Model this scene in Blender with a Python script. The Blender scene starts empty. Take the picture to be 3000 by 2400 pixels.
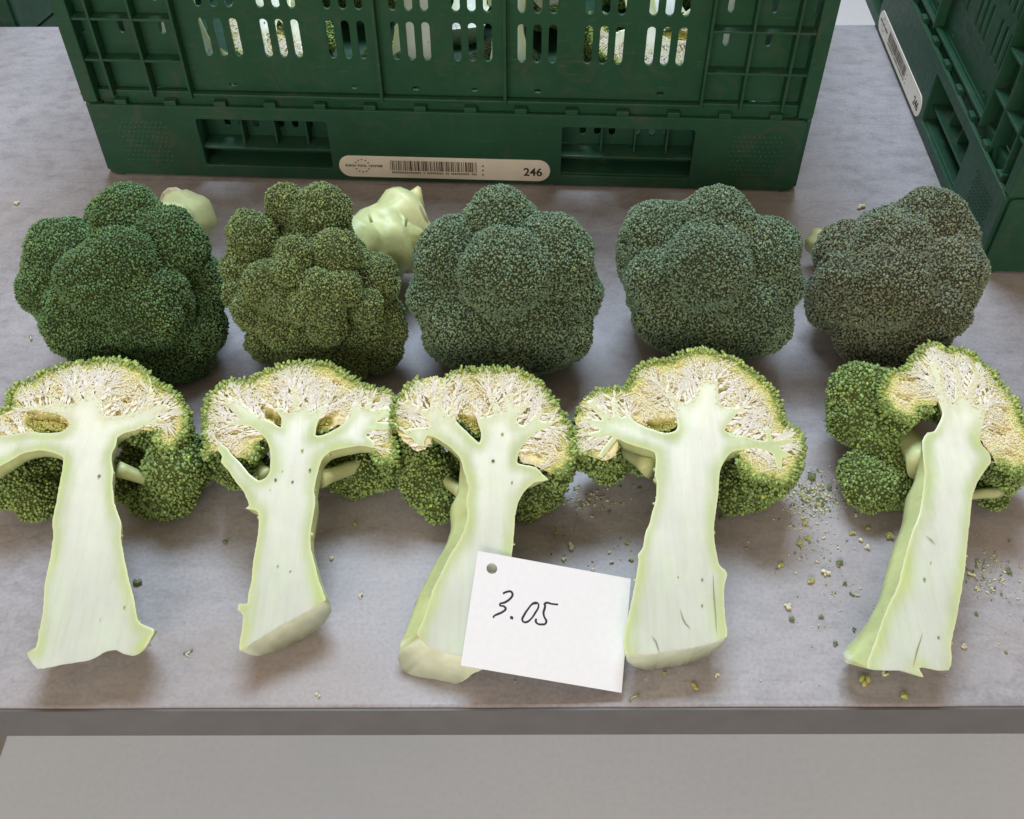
import bpy, bmesh, math, random
import numpy as np
from mathutils import Vector, Matrix, noise
from mathutils.geometry import delaunay_2d_cdt

# ------------------------------------------------------------------ camera
sc = bpy.context.scene
col = sc.collection
PITCH, ROLL, EYE = 0.8267, -0.0023, 0.5246
cam_d = bpy.data.cameras.new('camera')
cam = bpy.data.objects.new('camera', cam_d)
col.objects.link(cam)
_f = Vector((0, math.cos(PITCH), -math.sin(PITCH)))
_u = Vector((0, math.sin(PITCH), math.cos(PITCH)))
_r = Vector((1, 0, 0))
_r2 = _r * math.cos(ROLL) + _u * math.sin(ROLL)
_u2 = _u * math.cos(ROLL) - _r * math.sin(ROLL)
cam.matrix_world = Matrix(((_r2.x, _u2.x, -_f.x, 0), (_r2.y, _u2.y, -_f.y, 0),
                           (_r2.z, _u2.z, -_f.z, EYE), (0, 0, 0, 1)))
cam_d.sensor_width = 36.0
cam_d.lens = 36.125
cam_d.clip_start = 0.02
cam_d.clip_end = 60
sc.camera = cam

# ------------------------------------------------------------------ light of the packing hall
world = bpy.data.worlds.new('World')
sc.world = world
world.use_nodes = True
bg = world.node_tree.nodes['Background']
bg.inputs['Color'].default_value = (1.0, 0.74, 0.50, 1)
bg.inputs['Strength'].default_value = 0.42

def area_lamp(name, loc, target, sx, sy, power, color):
    d = bpy.data.lights.new(name, 'AREA')
    d.shape = 'RECTANGLE'; d.size = sx; d.size_y = sy
    d.energy = power; d.color = color
    o = bpy.data.objects.new(name, d)
    col.objects.link(o)
    o.location = loc
    o.rotation_euler = (Vector(target) - Vector(loc)).to_track_quat('-Z', 'Y').to_euler()
    return o

area_lamp('ceiling_strip_light', (0.0, 1.85, 2.25), (0.0, 0.6, 0.0), 1.4, 0.8, 68, (0.72, 0.86, 1.0))
area_lamp('warm_hall_light', (-0.6, -2.0, 1.25), (0.0, 0.4, 0.0), 1.9, 0.9, 38, (1.0, 0.88, 0.77))

vs = sc.view_settings
vs.view_transform = 'Standard'
vs.look = 'None'
vs.exposure = 0.08
vs.gamma = 1.0
vs.use_curve_mapping = False

# ------------------------------------------------------------------ traced shapes, millimetres, in each thing's own frame
HALVES=[
 dict(base=(-0.2338,0.3688),z0=47.0,slope=0.2212,endy=-85.1,endsh=(0, 24),skin=0,
  stalk=[(-20.8,-97.4),(-28.5,-89.2),(-24.5,-86.1),(-24.7,-76),(-25.6,-63.1),(-27.6,-53.2),(-28.1,-45.4),(-28.3,-32.8),(-29.8,-21.2),(-32,-14.1),(-32.5,-2.1),(-33,5.2),(-33.2,11.4),(-34,22.7),(-35.5,27.8),(-42.1,30.4),(-50.6,31.7),(-59.4,29.8),(-67.3,24.1),(-77.2,17.8),(-85.2,21.6),(-82.7,38.9),(-76.4,41.5),(-67.4,43.1),(-59.4,44.2),(-47.4,43.3),(-39.4,44.4),(-36.1,47.5),(-37.2,51.5),(-42.1,55.2),(-49.5,57.3),(-59.4,59),(-67,58.7),(-64.9,62.3),(-56.5,62),(-49.8,64),(-54.8,70.2),(-48.1,67.1),(-40,63),(-36,64),(-40.4,75.6),(-36.9,76.3),(-32.7,68),(-30.5,66.3),(-31,77),(-27.2,76.3),(-24.5,68.7),(-22.4,76.3),(-19.2,75.6),(-19.7,66),(-15.9,55.8),(-8.5,54.9),(1.7,57.1),(6.8,61.8),(8.8,70.7),(12.5,70),(12.8,61.8),(19.7,63.1),(23.9,59.8),(16.4,55.1),(21.8,51.1),(14.9,49.8),(10,47.8),(5.1,45.2),(-1.6,43.2),(-5,40),(-4.7,35.4),(-6,30.3),(-5.6,25.2),(-3,17.6),(-2,10.1),(1.5,-2.2),(7.8,-14.2),(9.6,-23.7),(13.5,-35.2),(18.6,-47.7),(23.5,-58.8),(28.6,-71.9),(37.3,-76.2),(38.2,-78.3),(34.1,-87.8),(29.5,-90.9),(24,-89.8),(19.4,-87.7),(13.3,-88.7),(6.9,-92.9),(-8.2,-95.4)],
  crown=[(-90.1,35.6),(-92.4,48.7),(-86.4,57.4),(-81,59.6),(-75.9,63.1),(-78.6,70.2),(-75.3,77.8),(-68.1,80.5),(-61.5,86.1),(-52.3,91),(-40.6,93.5),(-28.7,94.9),(-16.4,95.2),(-6.1,92.6),(2.1,87.8),(10.7,80.3),(20.2,74.3),(28.7,66.9),(34,57.7),(35.8,51),(35.6,44.4),(32.6,39.2),(28.3,33.4),(22.4,34.1),(17.4,39.3),(17,44.5),(9.6,46.5),(-1.7,43.9),(-7.3,48.5),(-24.5,45.9),(-37.4,45.9),(-59.5,44.4),(-76.3,41.1)],
  hole=[(-60.4,56),(-53,57.3),(-44.2,55.2),(-37.3,50.6),(-37,46.6),(-41.8,44.4),(-56,44.7),(-64,48.7),(-66.8,55.3)],
  lumps=[(-82.2,35,27.9,13.3),(-74.3,40,27.4,9.7),(-79.4,31.3,18.9,13.3),(-65.4,26.7,13,13.4),(-66.7,43.5,17.4,8.6),(25.1,35.9,33.9,18),(19.8,29.9,16.5,17),(31,45.7,16.2,10.5),(4.2,27.2,10.1,10.4),(-12.2,38.5,9.6,9.9),(26,56.2,30.5,9.8),(-9.9,53,13.3,10.6),(-6.8,64.4,21.1,9.4),(-64.1,49.4,12.1,9.3),(-65.1,53.7,20.4,8.7),(-76.7,51.9,24.6,9.9)],
  branch=[(-6.1,27.7,41.1,12.5,30,26.1,4.2)],
  cracks=[]),
 dict(base=(-0.1291,0.3790),z0=46.0,slope=0.2379,endy=-66.8,endsh=(2, 5),skin=3,
  stalk=[(-19.8,-95.8),(-20,-85.1),(-20.4,-76.5),(-23.9,-73.3),(-23.2,-70),(-18.9,-70),(-19,-64.5),(-18.2,-57.9),(-18.6,-46.7),(-18.3,-39.8),(-17.9,-29.4),(-18.6,-18.7),(-20.8,-15.1),(-27.2,-13.7),(-25.2,-11.8),(-29.7,-3),(-35.1,3.1),(-40.7,10.6),(-45.5,15.6),(-45.4,19.4),(-49.1,24.5),(-47.8,27.7),(-43.3,25.2),(-40.5,21.3),(-34.4,15.6),(-27.7,8.1),(-21.4,3.7),(-17.6,5.6),(-15.7,9.3),(-15.8,15.6),(-17.4,24.5),(-20.5,30.9),(-26.5,36.1),(-32.9,40),(-43.6,40.1),(-47.5,42.7),(-38.1,43.3),(-48,54.7),(-49.9,60.1),(-44.1,57.4),(-41.7,61.4),(-37.9,56),(-31.9,50.6),(-24,45.3),(-16.4,41.3),(-12.3,38.7),(-12.7,45.3),(-18.2,51.3),(-12.9,51.9),(-8.2,47.9),(-6.6,51.9),(-9,66.8),(-7.4,68.8),(-3.9,64),(-2.3,59.9),(-2.1,51.9),(1.1,55.9),(3.9,54.5),(4.2,48.5),(8.7,51.6),(14.5,54.5),(16.4,52.5),(10.6,43.9),(9.2,33.4),(14,33.4),(23,38.6),(29,44.5),(30.3,51.8),(34.6,58.5),(36.9,51.8),(44,61.2),(42.3,50.4),(52.9,53.1),(54.5,47.1),(46.4,42.5),(54.8,41.8),(55,37.2),(44.4,36.6),(40.5,33.3),(44.9,29.4),(45.8,24.9),(38.1,26.2),(28.8,25),(19.6,22.5),(15.4,18),(13.6,11.7),(12.6,4.3),(12,-1.9),(13.4,-10.4),(13,-18.8),(12.4,-29.4),(13.8,-38.7),(16.9,-47.9),(19.9,-56.9),(23.4,-64.6),(24.4,-68.2),(15.1,-74.5),(-0.1,-83),(-12,-90.9)],
  crown=[(-56,19.5),(-56.9,29.7),(-59.6,40.1),(-61,53.4),(-59.2,61.5),(-53.4,67.6),(-46,71.7),(-36.9,71.6),(-29.1,77.2),(-18.5,81.3),(-7.9,84.5),(4.5,84.1),(14.4,82.6),(22.2,77),(31.2,71.5),(37.6,67.3),(46.1,65.9),(54.9,61.2),(57.1,53.1),(56.3,46.4),(55.6,37.2),(58.6,26.8),(58.6,16.6),(51.6,15.4),(46.2,18.6),(43.7,29.4),(33.7,37.3),(22.8,41.2),(16.1,36),(8.9,37.3),(-10.4,40),(-16.6,42.6),(-19.2,34.8),(-24.5,29.6),(-25.6,19.4),(-34.9,19.4),(-47.3,24.5)],
  hole=[(-16.1,49.2),(-6.4,47.2),(5.6,46.5),(15,47.8),(22.3,46.5),(16.1,36),(9.1,34.7),(-10.4,40),(-19.1,44),(-25.4,46.6),(-21.4,53.3)],
  lumps=[(-58.3,44.1,17.5,11.8),(-48.8,41.5,12.7,13.1),(-36.4,40.3,18,9.3),(-36.6,55.2,23.5,8.8),(35.6,35.7,15.6,13),(46.1,37.9,10.9,11.2),(29.2,32.1,10.2,10.5),(48.2,42,23.4,8.6),(13.4,69.1,26.6,8.8),(17.4,37.4,9.7,10),(-33.7,39.3,11.5,8.7),(22.4,46.6,18.1,9.3)],
  branch=[(12.3,13,37.1,33.8,36.7,22.1,4.7),(-19.2,14.3,37.4,-38.5,43.1,22.4,4)],
  cracks=[]),
 dict(base=(-0.0326,0.3674),z0=44.8,slope=0.2904,endy=-73.6,endsh=(-2, -5),skin=-14,
  stalk=[(-20.1,-73.8),(-17.7,-68.4),(-14.8,-58.9),(-11.8,-49.3),(-8.3,-41.7),(-3.6,-31.8),(2.8,-20.6),(6,-11.6),(6.5,-7),(5.8,1.1),(6.8,9.4),(5,15.3),(2.8,23.7),(0.7,28.6),(-5.3,34.7),(-12.5,39.6),(-18.4,42.1),(-20.5,36),(-15.8,34.7),(-23.4,35.4),(-27.7,39.7),(-33.8,44.7),(-25.6,46.9),(-17.4,47.7),(-22.4,54.7),(-33.3,61.1),(-32.3,64.9),(-20.8,59.1),(-17.3,61),(-22,76.5),(-18.4,75.2),(-14.5,66.1),(-12.4,76.5),(-10,75.2),(-10.2,62.3),(-5.8,54.6),(-4.9,63.5),(-3.2,67.4),(-2.1,58.4),(-1,50.8),(6.2,43.3),(12.7,37.1),(13.8,43.3),(11.4,52.1),(14.9,54),(17.8,54.3),(21.4,55.8),(18.3,66.1),(20.7,68.6),(24.9,60.9),(26.1,57.1),(29.7,69.9),(33.2,68.6),(33.8,61.5),(42.8,64.7),(43.9,62.1),(35.6,52),(39.1,48.2),(47.4,55.8),(49.9,60.9),(51.6,57),(49.7,51.3),(59.2,50.7),(55.6,47.6),(47.3,43.2),(41.3,38.3),(37.2,32.1),(35.4,24.8),(38.9,23.4),(47,21.4),(50.4,17.6),(54,13.8),(45.7,12.2),(39.9,6.9),(36.5,1.1),(34.2,-8.2),(33.6,-18.5),(32.4,-29.7),(30.8,-39.6),(28.6,-55.8),(26.4,-71.6),(24.4,-89.5),(10.6,-87.5),(3.2,-85.9),(-6.4,-83.9),(-15.1,-79.8)],
  crown=[(-39.2,48.4),(-40.3,57.3),(-37.2,66.2),(-32.7,73.9),(-25.7,79.2),(-16.2,81.1),(-8.9,79.8),(-4.2,83.7),(3,85.9),(15.1,87),(24.8,86.3),(34.5,85.6),(44.1,81.6),(51.3,75),(56,68.5),(59.4,63.4),(64,55.7),(67.3,46.9),(69.3,35.7),(69.7,28.4),(66.6,21.1),(60.7,17.6),(55,18.8),(47,23.6),(38.9,24.8),(36.6,30.9),(32,45.7),(20.2,48.3),(13.2,44.5),(8.5,45.8),(1.3,52.1),(-5.7,50.9),(-14.9,42.1),(-18.1,34.7),(-23.9,32.9),(-32.3,38.5)],
  hole=[(-1.2,57.2),(8.4,54.6),(15.5,55.8),(13.8,48.3),(13.3,37.1),(8.6,42.1),(1.4,49.6)],
  lumps=[(-22.9,44.8,26.2,14.6),(-20.4,35.1,18.9,16.4),(-11.8,25.9,12.9,13.3),(-29.1,49.1,28.7,11),(56.2,41.5,26.1,14.6),(50.2,33.9,14.2,14.7),(41.6,25.4,9.4,9.7),(-0.5,70.5,28.3,7.5),(-5.3,50.3,15.6,9.9),(41.7,39.8,16.7,11)],
  branch=[(4.4,12.9,36.5,-13.1,39.2,21.5,4),(20.4,28.5,41,12.4,77.5,26,3.1),(36.6,26.1,40.3,48,58.2,25.3,3.5)],
  cracks=[]),
 dict(base=(0.0884,0.3754),z0=48.0,slope=0.2341,endy=-86.7,endsh=(0, 4),skin=0,
  stalk=[(-27.2,-95.8),(-27.7,-86.5),(-24.8,-76.7),(-21.9,-65.7),(-19,-54.4),(-17,-44.1),(-17,-40.6),(-13.9,-35.9),(-11.5,-26.4),(-8.9,-21.6),(-7.3,-15.6),(-4.4,-7),(-3.1,2.9),(-3.9,8),(-2.6,18.2),(-3.4,23.4),(-10.4,26),(-19.7,29.3),(-24.9,31.9),(-30,25.4),(-34.5,19.6),(-36.8,20.8),(-32.9,27.3),(-27.8,33.9),(-36.3,32.6),(-43.3,35.3),(-34.8,38.6),(-46.6,44.6),(-44.1,47.3),(-33.3,44.6),(-42.5,56.8),(-38.8,58.2),(-27.1,47.2),(-27.7,59.5),(-24.7,59.5),(-21.7,46.6),(-17.4,48.6),(-12.8,43.2),(-4.7,39.1),(4.7,35.8),(10.2,37.1),(12.3,40.4),(11.4,51.2),(9,59.4),(4.7,67),(10.5,63.5),(16.1,56.6),(20.5,58),(25.3,63.5),(28.4,70.5),(32.4,74),(35.9,71.8),(39.7,73.2),(39.4,58),(41.4,53.8),(48.6,53.1),(56.8,54.9),(49.3,48.4),(43.9,43),(40.9,37.7),(45.4,35),(52.5,33.7),(59.3,31),(65.3,31),(65.1,39),(68.7,39),(68.9,31),(78.6,32.3),(81.8,29.7),(73,26.4),(79.4,20.6),(73.3,19.3),(71.6,11.6),(68.9,12.9),(67.7,21.9),(58.6,25.2),(49,24.5),(42.9,22.6),(38.8,18.1),(35.9,13),(33.9,5.4),(32.3,-4.6),(30.3,-13.2),(28.1,-22.9),(27.3,-31.3),(28,-40.7),(28.6,-46.5),(32.5,-51.1),(29.9,-60.2),(28.7,-76.8),(28.4,-87.1),(16.4,-91.4),(5.4,-93.5),(-8.7,-95.6),(-16.3,-96.6)],
  crown=[(-50.9,23.5),(-51.3,31.3),(-49,44.6),(-46.9,54.1),(-42.4,60.2),(-34.8,65.7),(-24.9,67.1),(-17.4,67.8),(-13.4,73.4),(-10.5,80.4),(-4,84.7),(2.4,86.8),(11.2,87.5),(17.8,91.1),(25.5,93.6),(34.4,94.4),(41.7,91.8),(50.1,88.9),(55.9,84.6),(62.7,78.8),(69.2,71.8),(74.5,64.8),(76.5,56.5),(76.6,48.3),(78.7,41.6),(84.5,40.2),(87.6,32.3),(85.7,23.1),(83.2,14.1),(77.4,6.5),(72.3,3.4),(65.5,5.3),(56.3,6.6),(49.9,11.7),(47.1,18.1),(48.9,23.2),(44.2,35),(40.1,41.7),(17.5,44.4),(12.2,47.1),(11.1,40.4),(4.8,37.8),(-2.3,39.1),(-9.3,41.8),(-15.2,44.5),(-24.2,33.9),(-26,22.1),(-32.2,18.3),(-38,19.6),(-45,22.2)],
  hole=[(-7.9,44.5),(-0.5,46.5),(10.4,47.1),(11.7,40.4),(7.1,36.2),(-1.1,38.5)],
  lumps=[(-32.5,45.1,26,14.4),(-27.3,39.6,18.8,10.1),(-10.9,50.6,13.5,7.7),(69.1,28.2,24.6,16.1),(79.4,31.9,25.8,11.1),(63.5,26.6,12.7,13.1),(50.7,23.9,12.1,12.5),(7.2,68,28.5,7.7),(-3.5,49,15.3,9.6),(53,38.9,19.4,10.7),(50.1,35.9,11,11.4)],
  branch=[(-4.7,21.4,41,-20.6,53.3,26,4.8)],
  cracks=[[(-12.6,-86.5),(-10.4,-89.7),(-9.6,-92.9),(-8.9,-95.6)],[(4.2,-71.8),(5.2,-76.8),(6.6,-80),(9.1,-82.8)],[(24.4,-52.2),(23.7,-63.5),(23.5,-74.6),(23,-85.5)]]),
 dict(base=(0.2137,0.3709),z0=47.0,slope=0.2064,endy=-96.0,endsh=(0, 26),skin=-11,
  stalk=[(-23.8,-100.8),(-16.2,-84.4),(-7.1,-67.8),(1.2,-55.6),(7.8,-40.6),(14.3,-26.5),(22.3,-12),(27.4,1.5),(31,13.9),(32.4,25.2),(34.1,35.2),(38.5,40.8),(42.7,41.8),(46.7,46.9),(50.6,54.3),(50,63.4),(49.4,72.6),(48,85),(54.1,94.5),(57.5,85),(56,69.5),(58.6,60.3),(63,74.1),(64.9,88.1),(68.5,83.4),(66.7,72.5),(67.2,66.4),(78,86.5),(80.2,81.8),(73.6,67.9),(71.8,60.3),(79.7,60.3),(75.1,49.8),(70,39.5),(69.3,33.7),(72.7,26.5),(71.9,20.8),(65.8,13.8),(60.3,6.9),(55.8,-1.3),(51.7,-13.4),(45.2,-33),(41.1,-45.7),(33.8,-64.3),(28.7,-76.3),(23.7,-88),(21.8,-97.5),(19.4,-102),(13.6,-102.3),(3.7,-100.6),(4.9,-105.7),(-4.7,-102.3)],
  crown=[(15.5,69.6),(19.6,77.3),(26.5,85.1),(34.9,86.6),(40.3,93),(47.5,101.8),(56.8,106.6),(63.7,100.9),(72.1,101.7),(80.7,97.7),(84.2,89.7),(89.7,84.9),(91.8,77.1),(96.5,69.4),(98.8,60.2),(99.3,49.7),(101.8,39.4),(100.9,26.4),(93.5,18),(85.1,15.2),(76.4,20.8),(73.4,29.4),(70.3,38.1),(70.6,49.8),(67.8,60.3),(54.6,60.3),(50,63.4),(46.1,57.4),(38.2,57.4),(34,49.9),(26.4,51.4),(18.4,57.4)],
  hole=[(36.8,57.4),(41.4,60.4),(49.3,60.4),(50.3,52.9),(42.5,41.1),(36.9,45.5)],
  lumps=[(13.8,87.6,39.5,21.5),(7.6,75.5,31.1,16.6),(22.4,69.4,29.5,16.5),(36.5,96.5,33.1,15.5),(6.6,89.6,28.1,12),(16.1,60.9,24.7,13),(33.1,68.6,19.9,9.7),(7.5,43.6,15.6,12.9),(11.4,31.4,15.7,16.1),(25.9,32.2,12.5,12.8),(27.1,47.4,17.3,11.6),(92.9,34.5,20.1,11.4),(89.5,26.4,10.8,8.1),(102.2,41.1,26.7,12.1),(36.8,53.8,20.3,11.6),(38,43.4,13.6,10.9),(31.7,30.8,9.8,10.2),(84.8,33.3,15.2,9.4)],
  branch=[(36.2,26.6,40.5,39.8,71.1,25.5,7.5),(47.7,6.9,36.4,84.3,21.5,21.4,3.3)],
  cracks=[[(23,-25.9),(25.5,-28.5),(27.5,-31.2)],[(9.3,-82.1),(4.4,-91.4),(0.2,-100.6)]]),
]
HEADS=[
 dict(base=(-0.2663,0.5433),R=66.3,amp=0.9,stem=[(11.3,115,36,21)],
  lobes=[(3.4,27,94.2,26.6),(-34.9,1.4,86.1,25.6),(-42.2,-14,72.2,23),(26.6,13,80.7,31.9),(-2.7,-29.3,91.2,24.7),(-19.5,-27.1,58.2,31.4),(19.2,-25.1,66.9,33.4),(41.8,10.8,52.9,25),(43.7,-8.1,29.5,20.8),(20.9,-21.8,27.2,29.3),(-9.7,-32.2,32,27.8),(37,-21.8,17.2,18.5),(12.9,-19.3,100.7,21.6)]),
 dict(base=(-0.1369,0.5455),R=64.0,amp=1.6,stem=[(55.3,86.4,40,29)],
  lobes=[(5.9,30.1,95.9,24.1),(-17.4,31.7,104.7,14.6),(-39.1,14,90.2,20),(-45.9,-0.4,75.2,16.8),(-3.6,-23.2,105.7,12.9),(21.9,-13.7,98,18.1),(-20.9,-29.4,85,19.3),(12.5,-37.4,89.8,14.7),(42.1,-4.9,68.2,20.1),(-34.8,-27.2,62.4,18.5),(2.3,-45.2,80.4,13.8),(-4.1,-34.4,47.2,25.1),(26,-17.2,44.5,27.9),(44,-23.7,21.1,18.4),(11.6,-30.3,22.9,23.2),(-16.8,-43.1,59.7,15.8),(-6.8,-33.7,100.6,11),(26.3,-33.2,86.1,13.9),(44.5,-7.5,40.1,18.3),(-32.6,-31,35.2,15.1),(-14,-33.8,26.4,16.5),(15.4,-45.9,62.2,13.8),(31.1,-21.2,27.9,16),(39.2,-28.9,65.8,13.3),(-9.7,-44.9,82.2,12.3),(17.2,-44.1,77.3,13),(51.4,-14,30.3,13.4),(-3,-36.5,19.8,15.2),(24.3,-32.9,16.1,14.7),(-46.6,-18.2,67.2,12.8)]),
 dict(base=(-0.0044,0.5425),R=66.3,amp=0.7,stem=[(-2,96.5,28,24)],
  lobes=[(-4.3,22.1,98.7,24.4),(-34.4,10.3,76.8,28.6),(27.7,1.7,83.6,31.4),(-1,-22.4,91.4,29.5),(-46.4,-6.4,57.1,21.6),(42.8,-4.1,59.1,24.2),(-26,-18,43.3,31.1),(18.3,-17.8,43.1,35.4),(-37.6,-25.4,34.7,16.4),(39.6,-23.1,36.7,20.4),(3.5,-28.5,30.6,24.7)]),
 dict(base=(0.1373,0.5544),R=62.9,amp=0.7,stem=[(26.8,89.9,28,24)],
  lobes=[(2.1,11.9,94.2,26.5),(-33.9,20.4,75.4,27.9),(35.4,3.7,76,26.2),(-6.5,-19.5,84.8,30.1),(-38.6,-10.8,65.1,21.5),(-22.7,-13,38.7,30.1),(19,-18,45.2,35.7),(43.8,-11,60.8,20.3),(-2.5,-34.2,42.3,22.9),(40,-29.4,37.7,17.2),(-42.8,10.1,60.5,20.1)]),
 dict(base=(0.2652,0.5442),R=61.7,amp=0.7,stem=[(-23.2,102.1,16,10)],
  lobes=[(18.4,20.8,94.8,25.8),(-29.7,19.3,71.5,24.5),(-10.5,-1,91.8,26.6),(25.2,-12.3,78.6,26.7),(-14.7,-20.3,77.3,30),(-34.2,-8.1,64.8,25.3),(-13.4,-17.6,31.6,26.6),(5.5,-23.7,41.6,31.1),(18.6,-33.6,67.9,20.8),(34.2,8.9,89.9,16)]),
]
CRUMBS=[(28.6,378.1,4.2,3),(36.7,367.3,5.6,0),(31.7,358.2,4.6,0),(60,356,4.1,0),(48.7,349.9,3.5,0),(54.8,375.2,2.4,0),(71,370.1,3.2,3),(59.9,363,2.3,0),(72.9,357.4,3.5,3),(42.8,397.4,5.8,1),(47.3,401.5,4.9,1),(42.2,411.9,6.1,1),(37,402.7,5.2,1),(26.7,406.2,3.7,2),(30.3,404.6,3.7,2),(56,404.9,5.8,1),(57.4,398.1,4.8,1),(70.4,402.6,5.5,1),(78.4,414.6,3.7,1),(81.9,412.6,2.5,2),(138.7,386.6,1.2,0),(132.4,388.9,4.2,2),(144.4,365.6,3.5,3),(61.3,393.9,3,2),(199.1,355.1,5.9,2),(178.4,341.8,6.7,3),(188.9,347.6,5.4,0),(190.3,333,4.9,1),(204.2,331.9,7.1,1),(161.6,323.4,6.1,0),(163.4,316.4,4.8,2),(177.5,311.4,3.9,1),(180.5,317.3,3.5,2),(178.2,368.9,6.4,3),(183.8,373.9,5.1,3),(185,384.7,5.6,3),(212.4,376.1,5.6,3),(222.6,380,4.6,3),(216.8,371,4.6,0),(218.4,366,4.6,0),(176.6,357.9,2.7,0),(163.5,353.6,5,3),(195.6,276,7.9,3),(208.8,281,5,0),(215.6,267,5.7,3),(258.3,297.7,4.7,0),(271.1,318.6,3.9,2),(285.3,345.8,5.4,1),(283.3,353.8,4.1,1),(277.3,335.8,4,0),(286.6,335.8,6.2,1),(276.9,346.3,4.5,0),(300.5,348.4,4.9,2),(307.8,370.7,2.8,2),(280.8,293.8,2.5,2),(198.9,339.7,3.6,2),(198.1,308.9,3,2),(184.8,299.3,3.4,2),(196.2,422.4,7.8,2),(202.7,425.5,5.8,1),(235,373.8,6.5,3),(205.3,412.5,4.8,2),(-185.2,293.5,6.6,1),(-225.3,342.3,6.4,2),(-90.1,331.7,4,0),(-99.6,385,5.5,3),(-178.6,370.4,4.2,2),(-110.6,358.7,3.6,0),(295.5,712.6,9.6,0),(-357.5,554.7,7.7,1),(-414.6,904.2,10.2,0),(-421,722,5.7,0),(-318.5,698.5,6.4,2),(114.5,279.3,4.8,0),(85.4,280.9,3.2,3),(100.3,272.2,5.3,3),(66.9,266.5,5.8,1),(-107.4,268.4,3.7,0),(12.8,864.8,4.5,0)]
rng = np.random.default_rng(11)
random.seed(5)
MM = 0.001

# ------------------------------------------------------------------ materials
def new_mat(name):
    m = bpy.data.materials.new(name)
    m.use_nodes = True
    return m, m.node_tree.nodes, m.node_tree.links, m.node_tree.nodes['Principled BSDF']

def noise_node(n, l, scale, detail=4, rough=.55, vec=None, dist=0.0):
    t = n.new('ShaderNodeTexNoise')
    t.inputs['Scale'].default_value = scale
    t.inputs['Detail'].default_value = detail
    t.inputs['Roughness'].default_value = rough
    t.inputs['Distortion'].default_value = dist
    if vec is not None: l.new(vec, t.inputs['Vector'])
    return t

def ramp(n, l, src, stops):
    r = n.new('ShaderNodeValToRGB')
    e = r.color_ramp.elements
    while len(e) < len(stops): e.new(.5)
    for k, (p, c) in enumerate(stops):
        e[k].position = p; e[k].color = (*c, 1)
    l.new(src, r.inputs['Fac'])
    return r

def mixc(n, l, a, b, fac, mode='MIX'):
    m = n.new('ShaderNodeMix'); m.data_type = 'RGBA'; m.blend_type = mode
    for sock, v in ((m.inputs[6], a), (m.inputs[7], b), (m.inputs[0], fac)):
        if hasattr(v, 'is_output') or isinstance(v, bpy.types.NodeSocket): l.new(v, sock)
        elif isinstance(v, (int, float)): sock.default_value = v
        else: sock.default_value = (*v, 1)
    return m.outputs[2]

def bump(n, l, bs, height, strength, dist):
    b = n.new('ShaderNodeBump')
    b.inputs['Strength'].default_value = strength
    b.inputs['Distance'].default_value = dist
    l.new(height, b.inputs['Height']); l.new(b.outputs['Normal'], bs.inputs['Normal'])

def objco(n):
    return n.new('ShaderNodeTexCoord').outputs['Object']

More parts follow.
